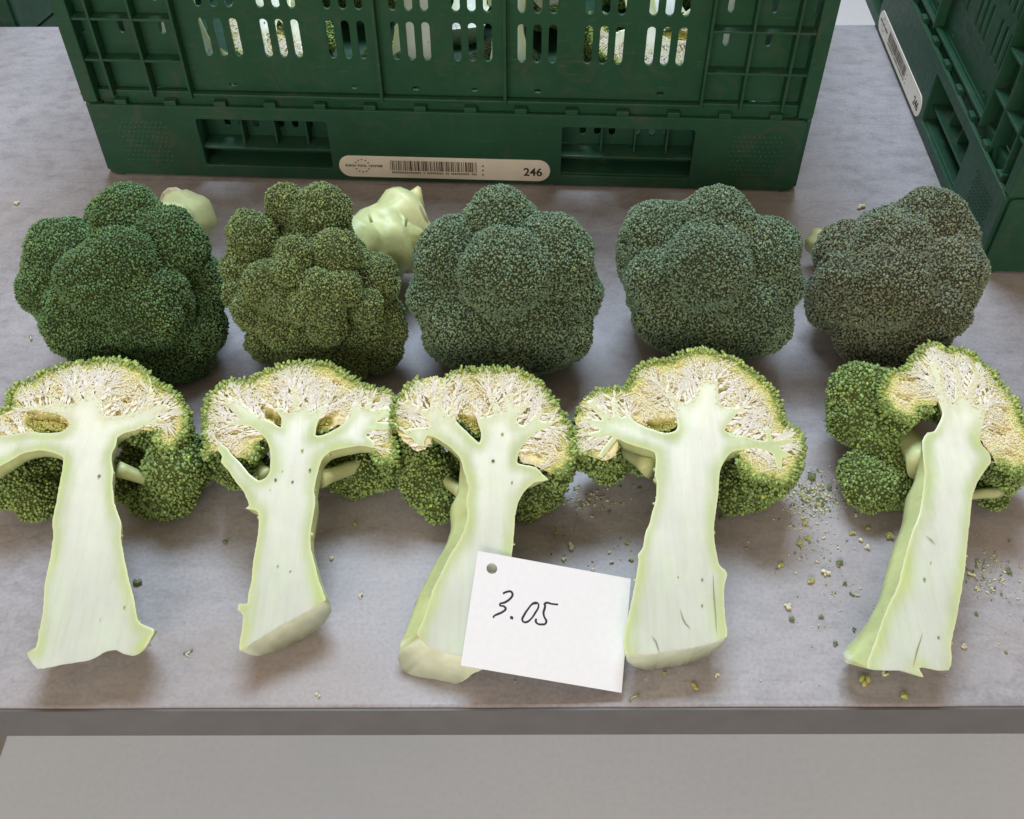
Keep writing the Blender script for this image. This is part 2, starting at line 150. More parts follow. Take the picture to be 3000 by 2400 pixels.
M = {}
def build_materials():
    # grey mottled laminate
    m, n, l, b = new_mat('table_laminate')
    co = objco(n)
    mp = n.new('ShaderNodeMapping'); mp.inputs['Scale'].default_value = (1, 1.6, 1); l.new(co, mp.inputs['Vector'])
    a1 = noise_node(n, l, 9, 6, .62, mp.outputs[0], .6)
    a2 = noise_node(n, l, 70, 5, .6, mp.outputs[0], .3)
    a3 = noise_node(n, l, 420, 2, .5, co)
    c1 = ramp(n, l, a1.outputs['Fac'], [(.3, (.318, .312, .340)), (.52, (.350, .343, .372)), (.75, (.384, .377, .408))])
    c2 = ramp(n, l, a2.outputs['Fac'], [(.33, (.80, .79, .79)), (.5, (1, 1, 1)), (.72, (1.12, 1.12, 1.12))])
    c3 = ramp(n, l, a3.outputs['Fac'], [(.3, (.80, .80, .80)), (.6, (1.07, 1.07, 1.07))])
    x = mixc(n, l, c1.outputs[0], c2.outputs[0], .8, 'MULTIPLY')
    x = mixc(n, l, x, c3.outputs[0], .6, 'MULTIPLY')
    mps = n.new('ShaderNodeMapping'); mps.inputs['Scale'].default_value = (.25, 7, 1); mps.inputs['Rotation'].default_value = (0, 0, .12); l.new(co, mps.inputs['Vector'])
    sk = noise_node(n, l, 26, 4, .65, mps.outputs[0])
    skr = ramp(n, l, sk.outputs['Fac'], [(.30, (.88, .88, .88)), (.42, (1, 1, 1)), (.62, (1, 1, 1)), (.72, (1.09, 1.09, 1.09))])
    x = mixc(n, l, x, skr.outputs[0], .8, 'MULTIPLY')
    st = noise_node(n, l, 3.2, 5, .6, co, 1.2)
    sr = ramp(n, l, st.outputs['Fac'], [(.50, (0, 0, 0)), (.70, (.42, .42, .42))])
    x = mixc(n, l, x, (.33, .275, .235), sr.outputs[0])  # brown blotches: slight stains, strengthened to paint in the brown of the shadows
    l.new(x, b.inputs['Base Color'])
    rr = ramp(n, l, a2.outputs['Fac'], [(.3, (.40, .40, .40)), (.7, (.55, .55, .55))])
    l.new(rr.outputs[0], b.inputs['Roughness'])
    b.inputs['Specular IOR Level'].default_value = .4
    bump(n, l, b, a3.outputs['Fac'], .12, .0004)
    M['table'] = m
    m, n, l, b = new_mat('table_edge_band')
    a = noise_node(n, l, 60, 4, .6, objco(n))
    c = ramp(n, l, a.outputs['Fac'], [(.3, (.100, .102, .108)), (.7, (.122, .123, .128))])
    l.new(c.outputs[0], b.inputs['Base Color']); b.inputs['Roughness'].default_value = .5
    M['edge'] = m
    m, n, l, b = new_mat('painted_steel')
    a = noise_node(n, l, 40, 3, .5, objco(n))
    c = ramp(n, l, a.outputs['Fac'], [(.3, (.30, .30, .31)), (.7, (.36, .36, .37))])
    l.new(c.outputs[0], b.inputs['Base Color']); b.inputs['Roughness'].default_value = .45; b.inputs['Metallic'].default_value = .4
    M['steel'] = m
    m, n, l, b = new_mat('hall_floor')
    co = objco(n)
    a = noise_node(n, l, 3, 5, .55, co); a2 = noise_node(n, l, 140, 3, .6, co)
    c = ramp(n, l, a.outputs['Fac'], [(.3, (.68, .79, .93)), (.7, (.74, .85, .98))])
    c2 = ramp(n, l, a2.outputs['Fac'], [(.3, (.93, .93, .93)), (.6, (1, 1, 1))])
    x = mixc(n, l, c.outputs[0], c2.outputs[0], .7, 'MULTIPLY')
    l.new(x, b.inputs['Base Color']); b.inputs['Roughness'].default_value = .35
    M['floor'] = m
    m, n, l, b = new_mat('floor_joint'); b.inputs['Base Color'].default_value = (.30, .29, .28, 1); b.inputs['Roughness'].default_value = .8
    M['joint'] = m
    # green crate plastic, scuffed
    m, n, l, b = new_mat('green_crate_plastic')
    co = objco(n)
    a = noise_node(n, l, 14, 6, .65, co); a2 = noise_node(n, l, 160, 4, .6, co)
    c = ramp(n, l, a.outputs['Fac'], [(.3, (.017, .080, .044)), (.55, (.023, .102, .058)), (.8, (.038, .118, .076))])
    d = noise_node(n, l, 30, 6, .7, co, 1.5)
    dr = ramp(n, l, d.outputs['Fac'], [(.52, (0, 0, 0)), (.78, (.55, .55, .55))])
    x = mixc(n, l, c.outputs[0], (.115, .112, .085), dr.outputs[0])
    mp = n.new('ShaderNodeMapping'); mp.inputs['Scale'].default_value = (1, 1, 14); mp.inputs['Rotation'].default_value = (.3, .4, 0); l.new(co, mp.inputs['Vector'])
    sc_ = noise_node(n, l, 45, 3, .7, mp.outputs[0])
    scr = ramp(n, l, sc_.outputs['Fac'], [(.62, (0, 0, 0)), (.74, (.5, .5, .5))])
    x = mixc(n, l, x, (.13, .20, .15), scr.outputs[0])
    l.new(x, b.inputs['Base Color'])
    r = ramp(n, l, a2.outputs['Fac'], [(.3, (.36, .36, .36)), (.7, (.56, .56, .56))])
    l.new(r.outputs[0], b.inputs['Roughness'])
    bump(n, l, b, a2.outputs['Fac'], .15, .0005)
    tr = n.new('ShaderNodeBsdfTranslucent'); tr.inputs['Color'].default_value = (.02, .30, .11, 1)
    mx = n.new('ShaderNodeMixShader'); mx.inputs[0].default_value = .22
    l.new(b.outputs[0], mx.inputs[1]); l.new(tr.outputs[0], mx.inputs[2]); l.new(mx.outputs[0], n['Material Output'].inputs['Surface'])
    M['crate'] = m
    m, n, l, b = new_mat('cream_label')
    a = noise_node(n, l, 60, 5, .6, objco(n))
    c = ramp(n, l, a.outputs['Fac'], [(.3, (.84, .80, .72)), (.7, (.92, .88, .80))])
    l.new(c.outputs[0], b.inputs['Base Color']); b.inputs['Roughness'].default_value = .5
    M['label'] = m
    m, n, l, b = new_mat('label_print'); b.inputs['Base Color'].default_value = (.055, .042, .035, 1); b.inputs['Roughness'].default_value = .6
    M['print'] = m
    m, n, l, b = new_mat('label_print_faded'); b.inputs['Base Color'].default_value = (.24, .19, .145, 1); b.inputs['Roughness'].default_value = .6
    M['print2'] = m
    m, n, l, b = new_mat('white_card')
    a = noise_node(n, l, 300, 3, .5, objco(n))
    c = ramp(n, l, a.outputs['Fac'], [(.3, (.76, .79, .845)), (.7, (.79, .82, .87))])
    l.new(c.outputs[0], b.inputs['Base Color']); b.inputs['Roughness'].default_value = .6
    b.inputs['Specular IOR Level'].default_value = .3
    M['card'] = m
    m, n, l, b = new_mat('black_ink'); b.inputs['Base Color'].default_value = (.018, .018, .035, 1); b.inputs['Roughness'].default_value = .55
    M['ink'] = m
    # broccoli: colours of the growth, with some painted light on stalks (vertex attribute), with per-bud variation
    def veg(name, rough, var, sss=0.0, spec=.35, nscale=260, bstr=0.0, nmix=.8):
        m, n, l, b = new_mat(name)
        at = n.new('ShaderNodeAttribute'); at.attribute_name = 'Col'
        g = n.new('ShaderNodeNewGeometry')
        r = ramp(n, l, g.outputs['Random Per Island'], [(0, (1 - var,) * 3), (1, (1 + var,) * 3)])
        x = mixc(n, l, at.outputs['Color'], r.outputs[0], 1.0, 'MULTIPLY')
        a = noise_node(n, l, nscale, 3, .6, objco(n))
        r2 = ramp(n, l, a.outputs['Fac'], [(.3, (.86, .86, .86)), (.7, (1.1, 1.1, 1.1))])
        x = mixc(n, l, x, r2.outputs[0], nmix, 'MULTIPLY')
        l.new(x, b.inputs['Base Color'])
        b.inputs['Roughness'].default_value = rough
        b.inputs['Specular IOR Level'].default_value = spec
        if sss:
            b.inputs['Subsurface Weight'].default_value = sss
            b.inputs['Subsurface Radius'].default_value = (.004, .005, .002)
            b.inputs['Subsurface Scale'].default_value = .6
        if bstr: bump(n, l, b, a.outputs['Fac'], bstr, .0006)
        return m
    M['bud'] = veg('broccoli_buds', .60, .26, spec=.36)
    M['core'] = veg('broccoli_floret_tissue', .8, .0, spec=.1)
    M['flesh'] = veg('broccoli_cut_flesh', .30, .0, sss=.22, spec=.5, nscale=45, nmix=.35)
    M['skin'] = veg('broccoli_stalk_skin', .42, .0, sss=.1, spec=.45, nscale=75, bstr=.5, nmix=1.0)
    m = M['flesh']; n, l = m.node_tree.nodes, m.node_tree.links; b = n['Principled BSDF']
    mp = n.new('ShaderNodeMapping'); mp.inputs['Scale'].default_value = (9, .8, 2); l.new(objco(n), mp.inputs['Vector'])
    fi = noise_node(n, l, 30, 5, .6, mp.outputs[0], .4)
    fr = ramp(n, l, fi.outputs['Fac'], [(.3, (.93, .95, .90)), (.5, (1, 1, 1)), (.72, (1.03, 1.03, 1.03))])
    old = b.inputs['Base Color'].links[0].from_socket
    l.new(mixc(n, l, old, fr.outputs[0], .9, 'MULTIPLY'), b.inputs['Base Color'])
    bump(n, l, b, fi.outputs['Fac'], .22, .0012)
    M['curd'] = veg('broccoli_cut_curd', .65, .06, sss=.35, spec=.18, nscale=400, nmix=.4)
build_materials()

# ------------------------------------------------------------------ object helpers
def link(o, parent=None):
    col.objects.link(o)
    if parent is not None: o.parent = parent
    return o

def thing(name, label, cat, loc=(0, 0, 0), rotz=0.0, group=None):
    o = bpy.data.objects.new(name, None)
    o.empty_display_size = .02
    link(o)
    o.location = loc; o.rotation_euler = (0, 0, rotz)
    o['label'] = label; o['category'] = cat
    if group: o['group'] = group
    return o

def tag(o, label, cat, group=None):
    o['label'] = label; o['category'] = cat
    if group: o['group'] = group
    return o

def mesh_np(name, V, F, cols=None, smooth=True):
    V = np.asarray(V, dtype=np.float32); F = np.asarray(F, dtype=np.int32)
    k = F.shape[1]
    me = bpy.data.meshes.new(name)
    me.vertices.add(len(V)); me.vertices.foreach_set('co', V.ravel())
    me.loops.add(F.size); me.loops.foreach_set('vertex_index', F.ravel())
    me.polygons.add(len(F))
    me.polygons.foreach_set('loop_start', np.arange(0, F.size, k, dtype=np.int32))
    me.polygons.foreach_set('loop_total', np.full(len(F), k, dtype=np.int32))
    me.polygons.foreach_set('use_smooth', np.full(len(F), smooth, dtype=bool))
    if cols is not None:
        ca = np.ones((len(V), 4), dtype=np.float32); ca[:, :3] = cols
        at = me.color_attributes.new('Col', 'FLOAT_COLOR', 'POINT')
        at.data.foreach_set('color', ca.ravel())
    me.update(calc_edges=True)
    return me

def mobj(name, me, mat, parent=None, kind=None):
    o = bpy.data.objects.new(name, me)
    for mm in (mat if isinstance(mat, (list, tuple)) else [mat]): me.materials.append(mm)
    link(o, parent)
    if kind: o['kind'] = kind
    return o

def bm_obj(name, bm, mat, parent=None, smooth=False):
    me = bpy.data.meshes.new(name)
    bm.to_mesh(me); bm.free()
    if smooth:
        for p in me.polygons: p.use_smooth = True
    return mobj(name, me, mat, parent)

def box(bm, x0, x1, y0, y1, z0, z1, bev=0.0):
    r = bmesh.ops.create_cube(bm, size=1.0)
    vsx = r['verts']
    for v in vsx:
        v.co = Vector(((x0 + x1) / 2 + v.co.x * (x1 - x0), (y0 + y1) / 2 + v.co.y * (y1 - y0), (z0 + z1) / 2 + v.co.z * (z1 - z0)))
    if bev > 0:
        es = {e for v in vsx for e in v.link_edges}
        bmesh.ops.bevel(bm, geom=list(es), offset=bev, segments=2, affect='EDGES', profile=.6)

def box_obj(name, x0, x1, y0, y1, z0, z1, mat, parent=None, bev=0.0):
    bm = bmesh.new(); box(bm, x0, x1, y0, y1, z0, z1, bev)
    return bm_obj(name, bm, mat, parent)

def plate_mesh(name, outline, holes, thick, bevel=0.0):
    """flat plate in its XY plane with real holes, thickness along Z (centred)"""
    cu = bpy.data.curves.new(name, 'CURVE')
    cu.dimensions = '2D'; cu.fill_mode = 'BOTH'; cu.extrude = thick / 2; cu.bevel_depth = bevel
    for pts in [outline] + holes:
        s = cu.splines.new('POLY'); s.points.add(len(pts) - 1)
        for p, q in zip(s.points, pts): p.co = (q[0], q[1], 0, 1)
        s.use_cyclic_u = True
    o = bpy.data.objects.new(name, cu)
    col.objects.link(o)
    dg = bpy.context.evaluated_depsgraph_get()
    dg.update()
    me = bpy.data.meshes.new_from_object(o.evaluated_get(dg))
    bpy.data.objects.remove(o); bpy.data.curves.remove(cu)
    me.name = name
    me.materials.clear()
    return me

def text_mesh(body, size, name):
    cu = bpy.data.curves.new(name, 'FONT')
    cu.body = body; cu.size = size; cu.align_x = 'CENTER'; cu.align_y = 'CENTER'; cu.extrude = .00005; cu.offset = size * .022
    o = bpy.data.objects.new(name, cu); col.objects.link(o)
    dg = bpy.context.evaluated_depsgraph_get(); dg.update()
    me = bpy.data.meshes.new_from_object(o.evaluated_get(dg))
    bpy.data.objects.remove(o); bpy.data.curves.remove(cu)
    me.materials.clear()
    return me

def slot(x, z0, z1, w, seg=5):
    r = w / 2; out = []
    for k in range(seg + 1):
        a = math.pi * k / seg
        out.append((x + r * math.cos(a), z1 - r + r * math.sin(a)))
    for k in range(seg + 1):
        a = math.pi + math.pi * k / seg
        out.append((x + r * math.cos(a), z0 + r + r * math.sin(a)))
    return out

def rrect(x0, x1, y0, y1, r, seg=5):
    out = []
    for cx, cy, a0 in ((x1 - r, y1 - r, 0), (x0 + r, y1 - r, 90), (x0 + r, y0 + r, 180), (x1 - r, y0 + r, 270)):
        for k in range(seg + 1):
            a = math.radians(a0 + 90 * k / seg)
            out.append((cx + r * math.cos(a), cy + r * math.sin(a)))
    return out

def copy_tree(o, parent=None):
    c = o.copy(); col.objects.link(c); c.parent = parent
    for ch in o.children: copy_tree(ch, c)
    return c

# ------------------------------------------------------------------ table, floor
def build_table():
    t = thing('table', 'grey mottled laminate table with dark straight front edge', 'table', (0, .65, -.75))
    Z = .75
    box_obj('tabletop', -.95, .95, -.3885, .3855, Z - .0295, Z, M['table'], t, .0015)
    box_obj('edge_band', -.95, .95, -.3905, -.3888, Z - .0305, Z - .0008, M['edge'], t, .0004)
    box_obj('apron', -.85, .85, .26, .30, Z - .09, Z - .031, M['steel'], t, .002)
    for sx in (-.88, .88):
        for sy in (-.33, .33):
            box_obj('leg', sx - .025, sx + .025, sy - .025, sy + .025, 0, Z - .031, M['steel'], t, .002)
    fl = box_obj('floor', -4, 4, -3, 5, -.80, -.75, M['floor'])
    fl['kind'] = 'structure'
    # grooved joint in the floor running away from the viewer
    j = box_obj('floor_joint', -.672, -.660, -1.5, .66, -.751, -.7492, M['joint'], fl)
build_table()

# ------------------------------------------------------------------ crates (long side 600, short side 400, height 240)
def to_front(me, y):                        # plate XY -> local X,Z at depth y
    me.transform(Matrix(((1, 0, 0, 0), (0, 0, -1, y), (0, 1, 0, 0), (0, 0, 0, 1))))
    return me

def build_crate(name, label, group, loc, rotz, detail=True):
    t = thing(name, label, 'crate', loc, rotz, group)
    P = M['crate']
    H = .240
    L2, D = .300, .400
    def front_side(flip, det):
        """one long side; flip puts it on the far long side"""
        T = Matrix.Identity(4) if not flip else Matrix.Translation((0, D, 0)) @ Matrix.Rotation(math.pi, 4, 'Z')
        def put(nm, me, mat=P, parent=t):
            me.transform(T)
            return mobj(nm, me, mat, parent)
        def bx(nm, *a, bev=.0008, mat=P, parent=t):
            bm = bmesh.new(); box(bm, *a, bev)
            bmesh.ops.transform(bm, matrix=T, verts=bm.verts)
            return bm_obj(nm, bm, mat, parent)
        # base panel with the two grip windows
        wins = [rrect(-.2095, -.0985, .0125, .0585, .003), rrect(.0970, .2075, .0110, .0590, .003)]
        me = plate_mesh('base_panel', rrect(-L2 + .004, L2 - .004, .0025, .0690, .003), wins, .0026, .0004)
        put('base_panel', to_front(me, .0017))
        for k, (a, b) in enumerate(((-.2095, -.0985), (.0970, .2075))):
            a -= .001; b += .001
            # recessed pocket behind the window
            hs = []
            if det:
                for q in range(6):
                    xx = a + .019 + q * .0125 + (.009 if q > 2 else 0)
                    hs.append(slot(xx, .036, .056, .0055))
            me = plate_mesh('pocket_wall', rrect(a, b, .0275, .0665, .001), hs, .002)
            put('pocket_wall', to_front(me, .0265))
            bx('pocket_shelf', a, b, .006, .0255, .0255, .0275)
            bx('pocket_sill', a, b, .0032, .024, .0105, .0125)
            bx('pocket_cheek', a - .003, a, .0032, .0277, .0105, .0665)
            bx('pocket_cheek', b, b + .003, .0032, .0277, .0105, .0665)
            bx('pocket_lower_wall', a, b, .0240, .0258, .0105, .0253)
            if det:
                for q in (.31, .56, .80):
                    xx = a + (b - a) * q
                    bx('pocket_rib', xx - .0008, xx + .0008, .012, .0255, .0278, .0600, bev=.0003)
        bx('foot_rail', -L2 + .012, L2 - .012, .0045, .018, .0, .0075)
        # hinge line between base and folding wall
        bx('hinge_bar', -L2 + .012, L2 - .012, .0075, .0125, .0640, .0790)
        for q in range(14):
            if not det and q % 3: continue
            xx = -.27 + q * .0415
            bx('hinge_tab', xx - .004, xx + .006, .0012, .0070, .0668, .0735, bev=.0006)
        # folding wall: recessed slotted panel, corner grids of ribs
        holes = []
        for g in (-176, -127.5, -75.5, -24.5, 24.2, 75.2, 127.3, 175.8):
            for dx in (-12.2, 0, 12.2):
                for z0 in (109, 150, 191):
                    holes.append(slot((g + dx) * MM, z0 * MM, (z0 + 32.5) * MM, .0066))
        for x in (-174, -74, -23.3, 24.6, 76.2, 175.6):
            holes.append(rrect(x * MM - .003, x * MM + .003, .0825, .0862, .0015, 3))
        me = plate_mesh('slotted_panel', rrect(-.2085, .2085, .0790, .2260, .002), holes, .0024)
        put('slotted_panel', to_front(me, .0125))
        for s in (-1, 1):
            hs = []
            for x in (222, 255, 287):
                hs += [slot(s * x * MM, z0 * MM, z1 * MM, .0048) for z0, z1 in ((101, 106.5), (126, 139), (153, 168), (186, 201))]
            xa, xb = sorted((s * .2085, s * .2975))
            me = plate_mesh('corner_panel', rrect(xa, xb, .0790, .2260, .002), hs, .0024)
            put('corner_panel', to_front(me, .0145))
            for x in (.2085, .2405, .2740):
                bx('rib', s * x - .0011, s * x + .0011, .0016, .0133, .0755, .2265, bev=.0005)
            xe = s * .2997
            bx('corner_post', min(xe, xe - s * .012), max(xe, xe - s * .012), .0006, .0150, .0712, .2265, bev=.0012)
            for z in (.1080, .1425, .1775, .2115):
                xa, xb = sorted((s * .2090, s * .2960))
                bx('rib', xa, xb, .0024, .0132, z - .0010, z + .0010, bev=.0004)
        for x in (-.0508, .0500):
            bx('rib', x - .0013, x + .0013, .0020, .0113, .0765, .2265, bev=.0005)
        # rim of the folding wall
        bx('wall_foot_strip', -.2080, .2080, .0040, .0112, .0762, .0790)
        bx('top_rail', -L2 + .001, L2 - .001, .0008, .0160, .2270, H, bev=.002)
        if det:
            # raised grip dots on the base panel
            for x0 in (-.277, .239):
                V = []; F = []
                for i in range(10):
                    for jz in range(9):
                        cx = x0 + i * .0042 + (.0021 if jz % 2 else 0); cz = .016 + jz * .0046; r = .0015
                        b0 = len(V)
                        V += [(cx - r, .0001, cz), (cx, .0001, cz - r), (cx + r, .0001, cz), (cx, .0001, cz + r), (cx, -.0014, cz)]
                        F += [(b0, b0 + 1, b0 + 4), (b0 + 1, b0 + 2, b0 + 4), (b0 + 2, b0 + 3, b0 + 4), (b0 + 3, b0, b0 + 4)]
                me = mesh_np('grip_dots', V, F)
                o = put('grip_dots', me); o['kind'] = 'stuff'
        # label plate
        lab = plate_mesh('label', rrect(-.0930, .0882, .0057, .0262, .0100, 8), [], .0006, .0002)
        lo = put('label', to_front(lab, -.0002), M['label'])
        yl = -.00085
        def flat(nm, rects, mat):
            V = []; F = []
            for (x0, x1, z0, z1) in rects:
                b0 = len(V); V += [(x0, yl, z0), (x1, yl, z0), (x1, yl, z1), (x0, yl, z1)]; F.append((b0, b0 + 1, b0 + 2, b0 + 3))
            return put(nm, mesh_np(nm, V, F, smooth=False), mat, lo)
        rr = random.Random(246)
        dark, pale = [], []
        x = -.0488
        while x < .0256:
            w = rr.choice((.0004, .0006, .0009, .0013)); (dark if rr.random() < .6 else pale).append((x, x + w, .0130, .0229)); x += w + rr.choice((.0004, .0006, .0010))
        flat('barcode', dark, M['print']); flat('faded_barcode', pale, M['print2'])
        digs = []; x = -.0478
        while x < .0242:
            if rr.random() > .14: digs.append((x, x + .0011, .0100, .0120))
            x += .0016
        flat('code_line', digs, M['print2'])
        def txt(s, size, cx, cz, nm, mat=M['print']):
            me = text_mesh(s, size, nm); me.transform(Matrix(((1, 0, 0, cx), (0, 0, -1, yl), (0, 1, 0, cz), (0, 0, 0, 1))))
            return put(nm, me, mat, lo)
        txt('246', .0108, .0737, .0143, 'number')
        txt('EURO', .0030, -.0837, .0168, 'lettering', M['print']); txt('POOL', .0030, -.0730, .0168, 'lettering', M['print']); txt('SYSTEM', .0030, -.0607, .0168, 'lettering', M['print'])
        V = []; F = []
        for k in range(12):
            a = k * math.pi / 6; cx = -.0730 + .0062 * math.cos(a); cz = .0168 + .0062 * math.sin(a); b0 = len(V)
            for q in range(10):
                rad = .0010 if q % 2 == 0 else .00045; aa = math.pi / 2 + q * math.pi / 5
                V.append((cx + rad * math.cos(aa), yl, cz + rad * math.sin(aa)))
            V.append((cx, yl, cz))
            F += [(b0 + q, b0 + (q + 1) % 10, b0 + 10) for q in range(10)]
        put('star_ring', mesh_np('star_ring', V, F, smooth=False), M['print'], lo)
        dots = []
        for z in (.0107, .0151, .0195):
            dots.append((.0301, .0315, z - .0007, z + .0007))
        flat('marks', dots, M['print'])
    front_side(False, detail)
    front_side(True, False)
    # short ends
    for s in (-1, 1):
        T = Matrix.Translation((s * L2, D / 2, 0)) @ Matrix.Rotation(s * math.pi / 2, 4, 'Z')   # local -y faces outward
        def bx(nm, *a, bev=.0008):
            bm = bmesh.new(); box(bm, *a, bev); bmesh.ops.transform(bm, matrix=T, verts=bm.verts)
            return bm_obj(nm, bm, P, t)
        W2 = D / 2
        me = to_front(plate_mesh('end_base_panel', rrect(-W2 + .004, W2 - .004, .0025, .0690, .003), [], .0026, .0004), .0017); me.transform(T)
        mobj('end_base_panel', me, P, t)
        bx('end_foot_rail', -W2 + .012, W2 - .012, .0045, .018, .0, .0075)
        hs = [slot(g + dx, z0, z0 + .0325, .0066) for g in (-.11, -.055, 0, .055, .11) for dx in (-.0122, 0, .0122) for z0 in (.109, .150)]
        hs.append(rrect(-.055, .055, .190, .216, .010))
        me = to_front(plate_mesh('end_wall', rrect(-W2 + .016, W2 - .016, .0745, .2265, .002), hs, .0024), .0125); me.transform(T)
        mobj('end_wall', me, P, t)
        for x in (-.18, -.15, -.082, -.028, .028, .082, .15, .18):
            bx('rib', x - .0011, x + .0011, .0020, .0113, .0750, .2265, bev=.0005)
        for xa, xb in ((-.178, -.152), (.152, .178)):
            for z in (.108, .1425, .1775, .2115): bx('rib', xa, xb, .003, .0110, z - .001, z + .001, bev=.0004)
        bx('end_top_rail', -W2 + .0165, W2 - .0165, .0008, .0158, .2272, H - .0003, bev=.002)
        bx('end_hinge_bar', -W2 + .016, W2 - .016, .0075, .0112, .0640, .0742)
    for sx in (-1, 1):
        for yy in (.0, D):
            # rounded base corners
            cyl = bmesh.new()
            sgn = 1 if yy == 0 else -1
            out = []
            for k in range(7):
                a = math.pi / 2 * k / 6
                out.append((sx * (L2 - .014 + .014 * math.sin(a)), yy + sgn * (.014 - .014 * math.cos(a))))
            out.append((sx * (L2 - .014), yy + sgn * .014))
            lo_ = [cyl.verts.new((p[0], p[1], .0008)) for p in out]; hi = [cyl.verts.new((p[0], p[1], .0697)) for p in out]
            for k in range(len(out)):
                k2 = (k + 1) % len(out); cyl.faces.new((lo_[k], lo_[k2], hi[k2], hi[k]))
            cyl.faces.new(lo_[::-1]); cyl.faces.new(hi)
            bmesh.ops.recalc_face_normals(cyl, faces=cyl.faces)
            bm_obj('base_corner', cyl, P, t)
    box_obj('crate_floor', -L2 + .030, L2 - .030, .0280, D - .0280, .0220, .0250, P, t)
    return t

crate = build_crate('crate', 'green folding crate filled with broccoli behind the row of whole heads', 'green folding crates',
                    (-.0552, .7500, 0), -.0477)
A2 = -.0422
_c2 = Vector((.3666, .6285, 0)) + Matrix.Rotation(A2, 3, 'Z') @ Vector((0, .300, 0))
crate2 = copy_tree(crate)
crate2.location = _c2; crate2.rotation_euler = (0, 0, A2 - math.pi / 2)
crate2['label'] = 'green folding crate standing end-on beside the broccoli-filled crate'

# ------------------------------------------------------------------ numpy geometry helpers
def inside(poly, pts):
    x, y = pts[:, 0], pts[:, 1]
    res = np.zeros(len(pts), bool)
    px, py = poly[:, 0], poly[:, 1]
    j = len(poly) - 1
    for i in range(len(poly)):
        cond = ((py[i] > y) != (py[j] > y))
        with np.errstate(divide='ignore', invalid='ignore'):
            xi = (px[j] - px[i]) * (y - py[i]) / (py[j] - py[i]) + px[i]
        res ^= cond & (x < xi)
        j = i
    return res

def seg_dist(pts, A, B):
    """distance of points to segments, nearest point, per point"""
    best = np.full(len(pts), 1e9); near = np.zeros((len(pts), 2))
    for a, b in zip(A, B):
        ab = b - a; L = ab @ ab + 1e-12
        t = np.clip(((pts - a) @ ab) / L, 0, 1)
        q = a + t[:, None] * ab
        d = np.hypot(*(pts - q).T)
        m = d < best
        best[m] = d[m]; near[m] = q[m]
    return best, near

def smooth_poly(P, step=1.6, jitter=0.0):
    P = np.asarray(P, float); n = len(P); out = []
    for i in range(n):
        p0, p1, p2, p3 = P[i - 1], P[i], P[(i + 1) % n], P[(i + 2) % n]
        k = max(2, int(np.hypot(*(p2 - p1)) / step))
        for q in range(k):
            t = q / k
            c = .5 * ((2 * p1) + (p2 - p0) * t + (2 * p0 - 5 * p1 + 4 * p2 - p3) * t * t + (3 * p1 - p0 - 3 * p2 + p3) * t ** 3)
            lin = p1 * (1 - t) + p2 * t
            out.append(.65 * c + .35 * lin)
    out = np.array(out)
    if jitter: out += rng.normal(0, jitter, out.shape)
    return out

def fill_poly(poly, spacing, insets=()):
    """constrained triangulation of poly with interior points -> verts2d, tris, n_boundary"""
    lo, hi = poly.min(0), poly.max(0)
    gx, gy = np.meshgrid(np.arange(lo[0], hi[0], spacing), np.arange(lo[1], hi[1], spacing))
    g = np.stack([gx.ravel(), gy.ravel()], 1); g[:, 0] += (np.arange(len(g)) // gx.shape[1] % 2) * spacing * .5
    g += rng.uniform(-.15, .15, g.shape) * spacing
    d, _ = seg_dist(g, poly, np.roll(poly, -1, 0))
    lim = spacing * .45
    ring = []
    if insets:
        e = np.roll(poly, -1, 0) - np.roll(poly, 1, 0); no = np.stack([-e[:, 1], e[:, 0]], 1); no /= (np.linalg.norm(no, axis=1, keepdims=True) + 1e-9)
        if not inside(poly, poly[:1] + no[:1] * .2)[0]: no = -no
        for q in insets:
            r = poly + no * q
            dr, _ = seg_dist(r, poly, np.roll(poly, -1, 0))
            ring.append(r[inside(poly, r) & (dr > q * .93)])
        lim = insets[-1] + spacing * .5
    g = g[inside(poly, g) & (d > lim)]
    allp = np.concatenate([poly] + ring + [g])
    nb = len(poly)
    res = delaunay_2d_cdt([Vector(p) for p in allp], [(i, (i + 1) % nb) for i in range(nb)], [list(range(nb))], 1, 1e-5)
    V = np.array([(v.x, v.y) for v in res[0]]); F = np.array([f for f in res[2] if len(f) == 3], int)
    return V, F

def boundary_edges(F):
    from collections import Counter
    c = Counter()
    for f in F:
        for a, b in ((f[0], f[1]), (f[1], f[2]), (f[2], f[0])): c[(min(a, b), max(a, b))] += 1
    out = []
    for f in F:
        for a, b in ((f[0], f[1]), (f[1], f[2]), (f[2], f[0])):
            if c[(min(a, b), max(a, b))] == 1: out.append((a, b))
    return out

OCT = np.array([(1, 0, 0), (-1, 0, 0), (0, 1, 0), (0, -1, 0), (0, 0, 1), (0, 0, -1)], float)
OCTF = np.array([(0, 2, 4), (2, 1, 4), (1, 3, 4), (3, 0, 4), (2, 0, 5), (1, 2, 5), (3, 1, 5), (0, 3, 5)])
_bm = bmesh.new(); bmesh.ops.create_icosphere(_bm, subdivisions=1, radius=1)
ICO1 = np.array([v.co[:] for v in _bm.verts]); ICO1F = np.array([[v.index for v in f.verts] for f in _bm.faces]); _bm.free()

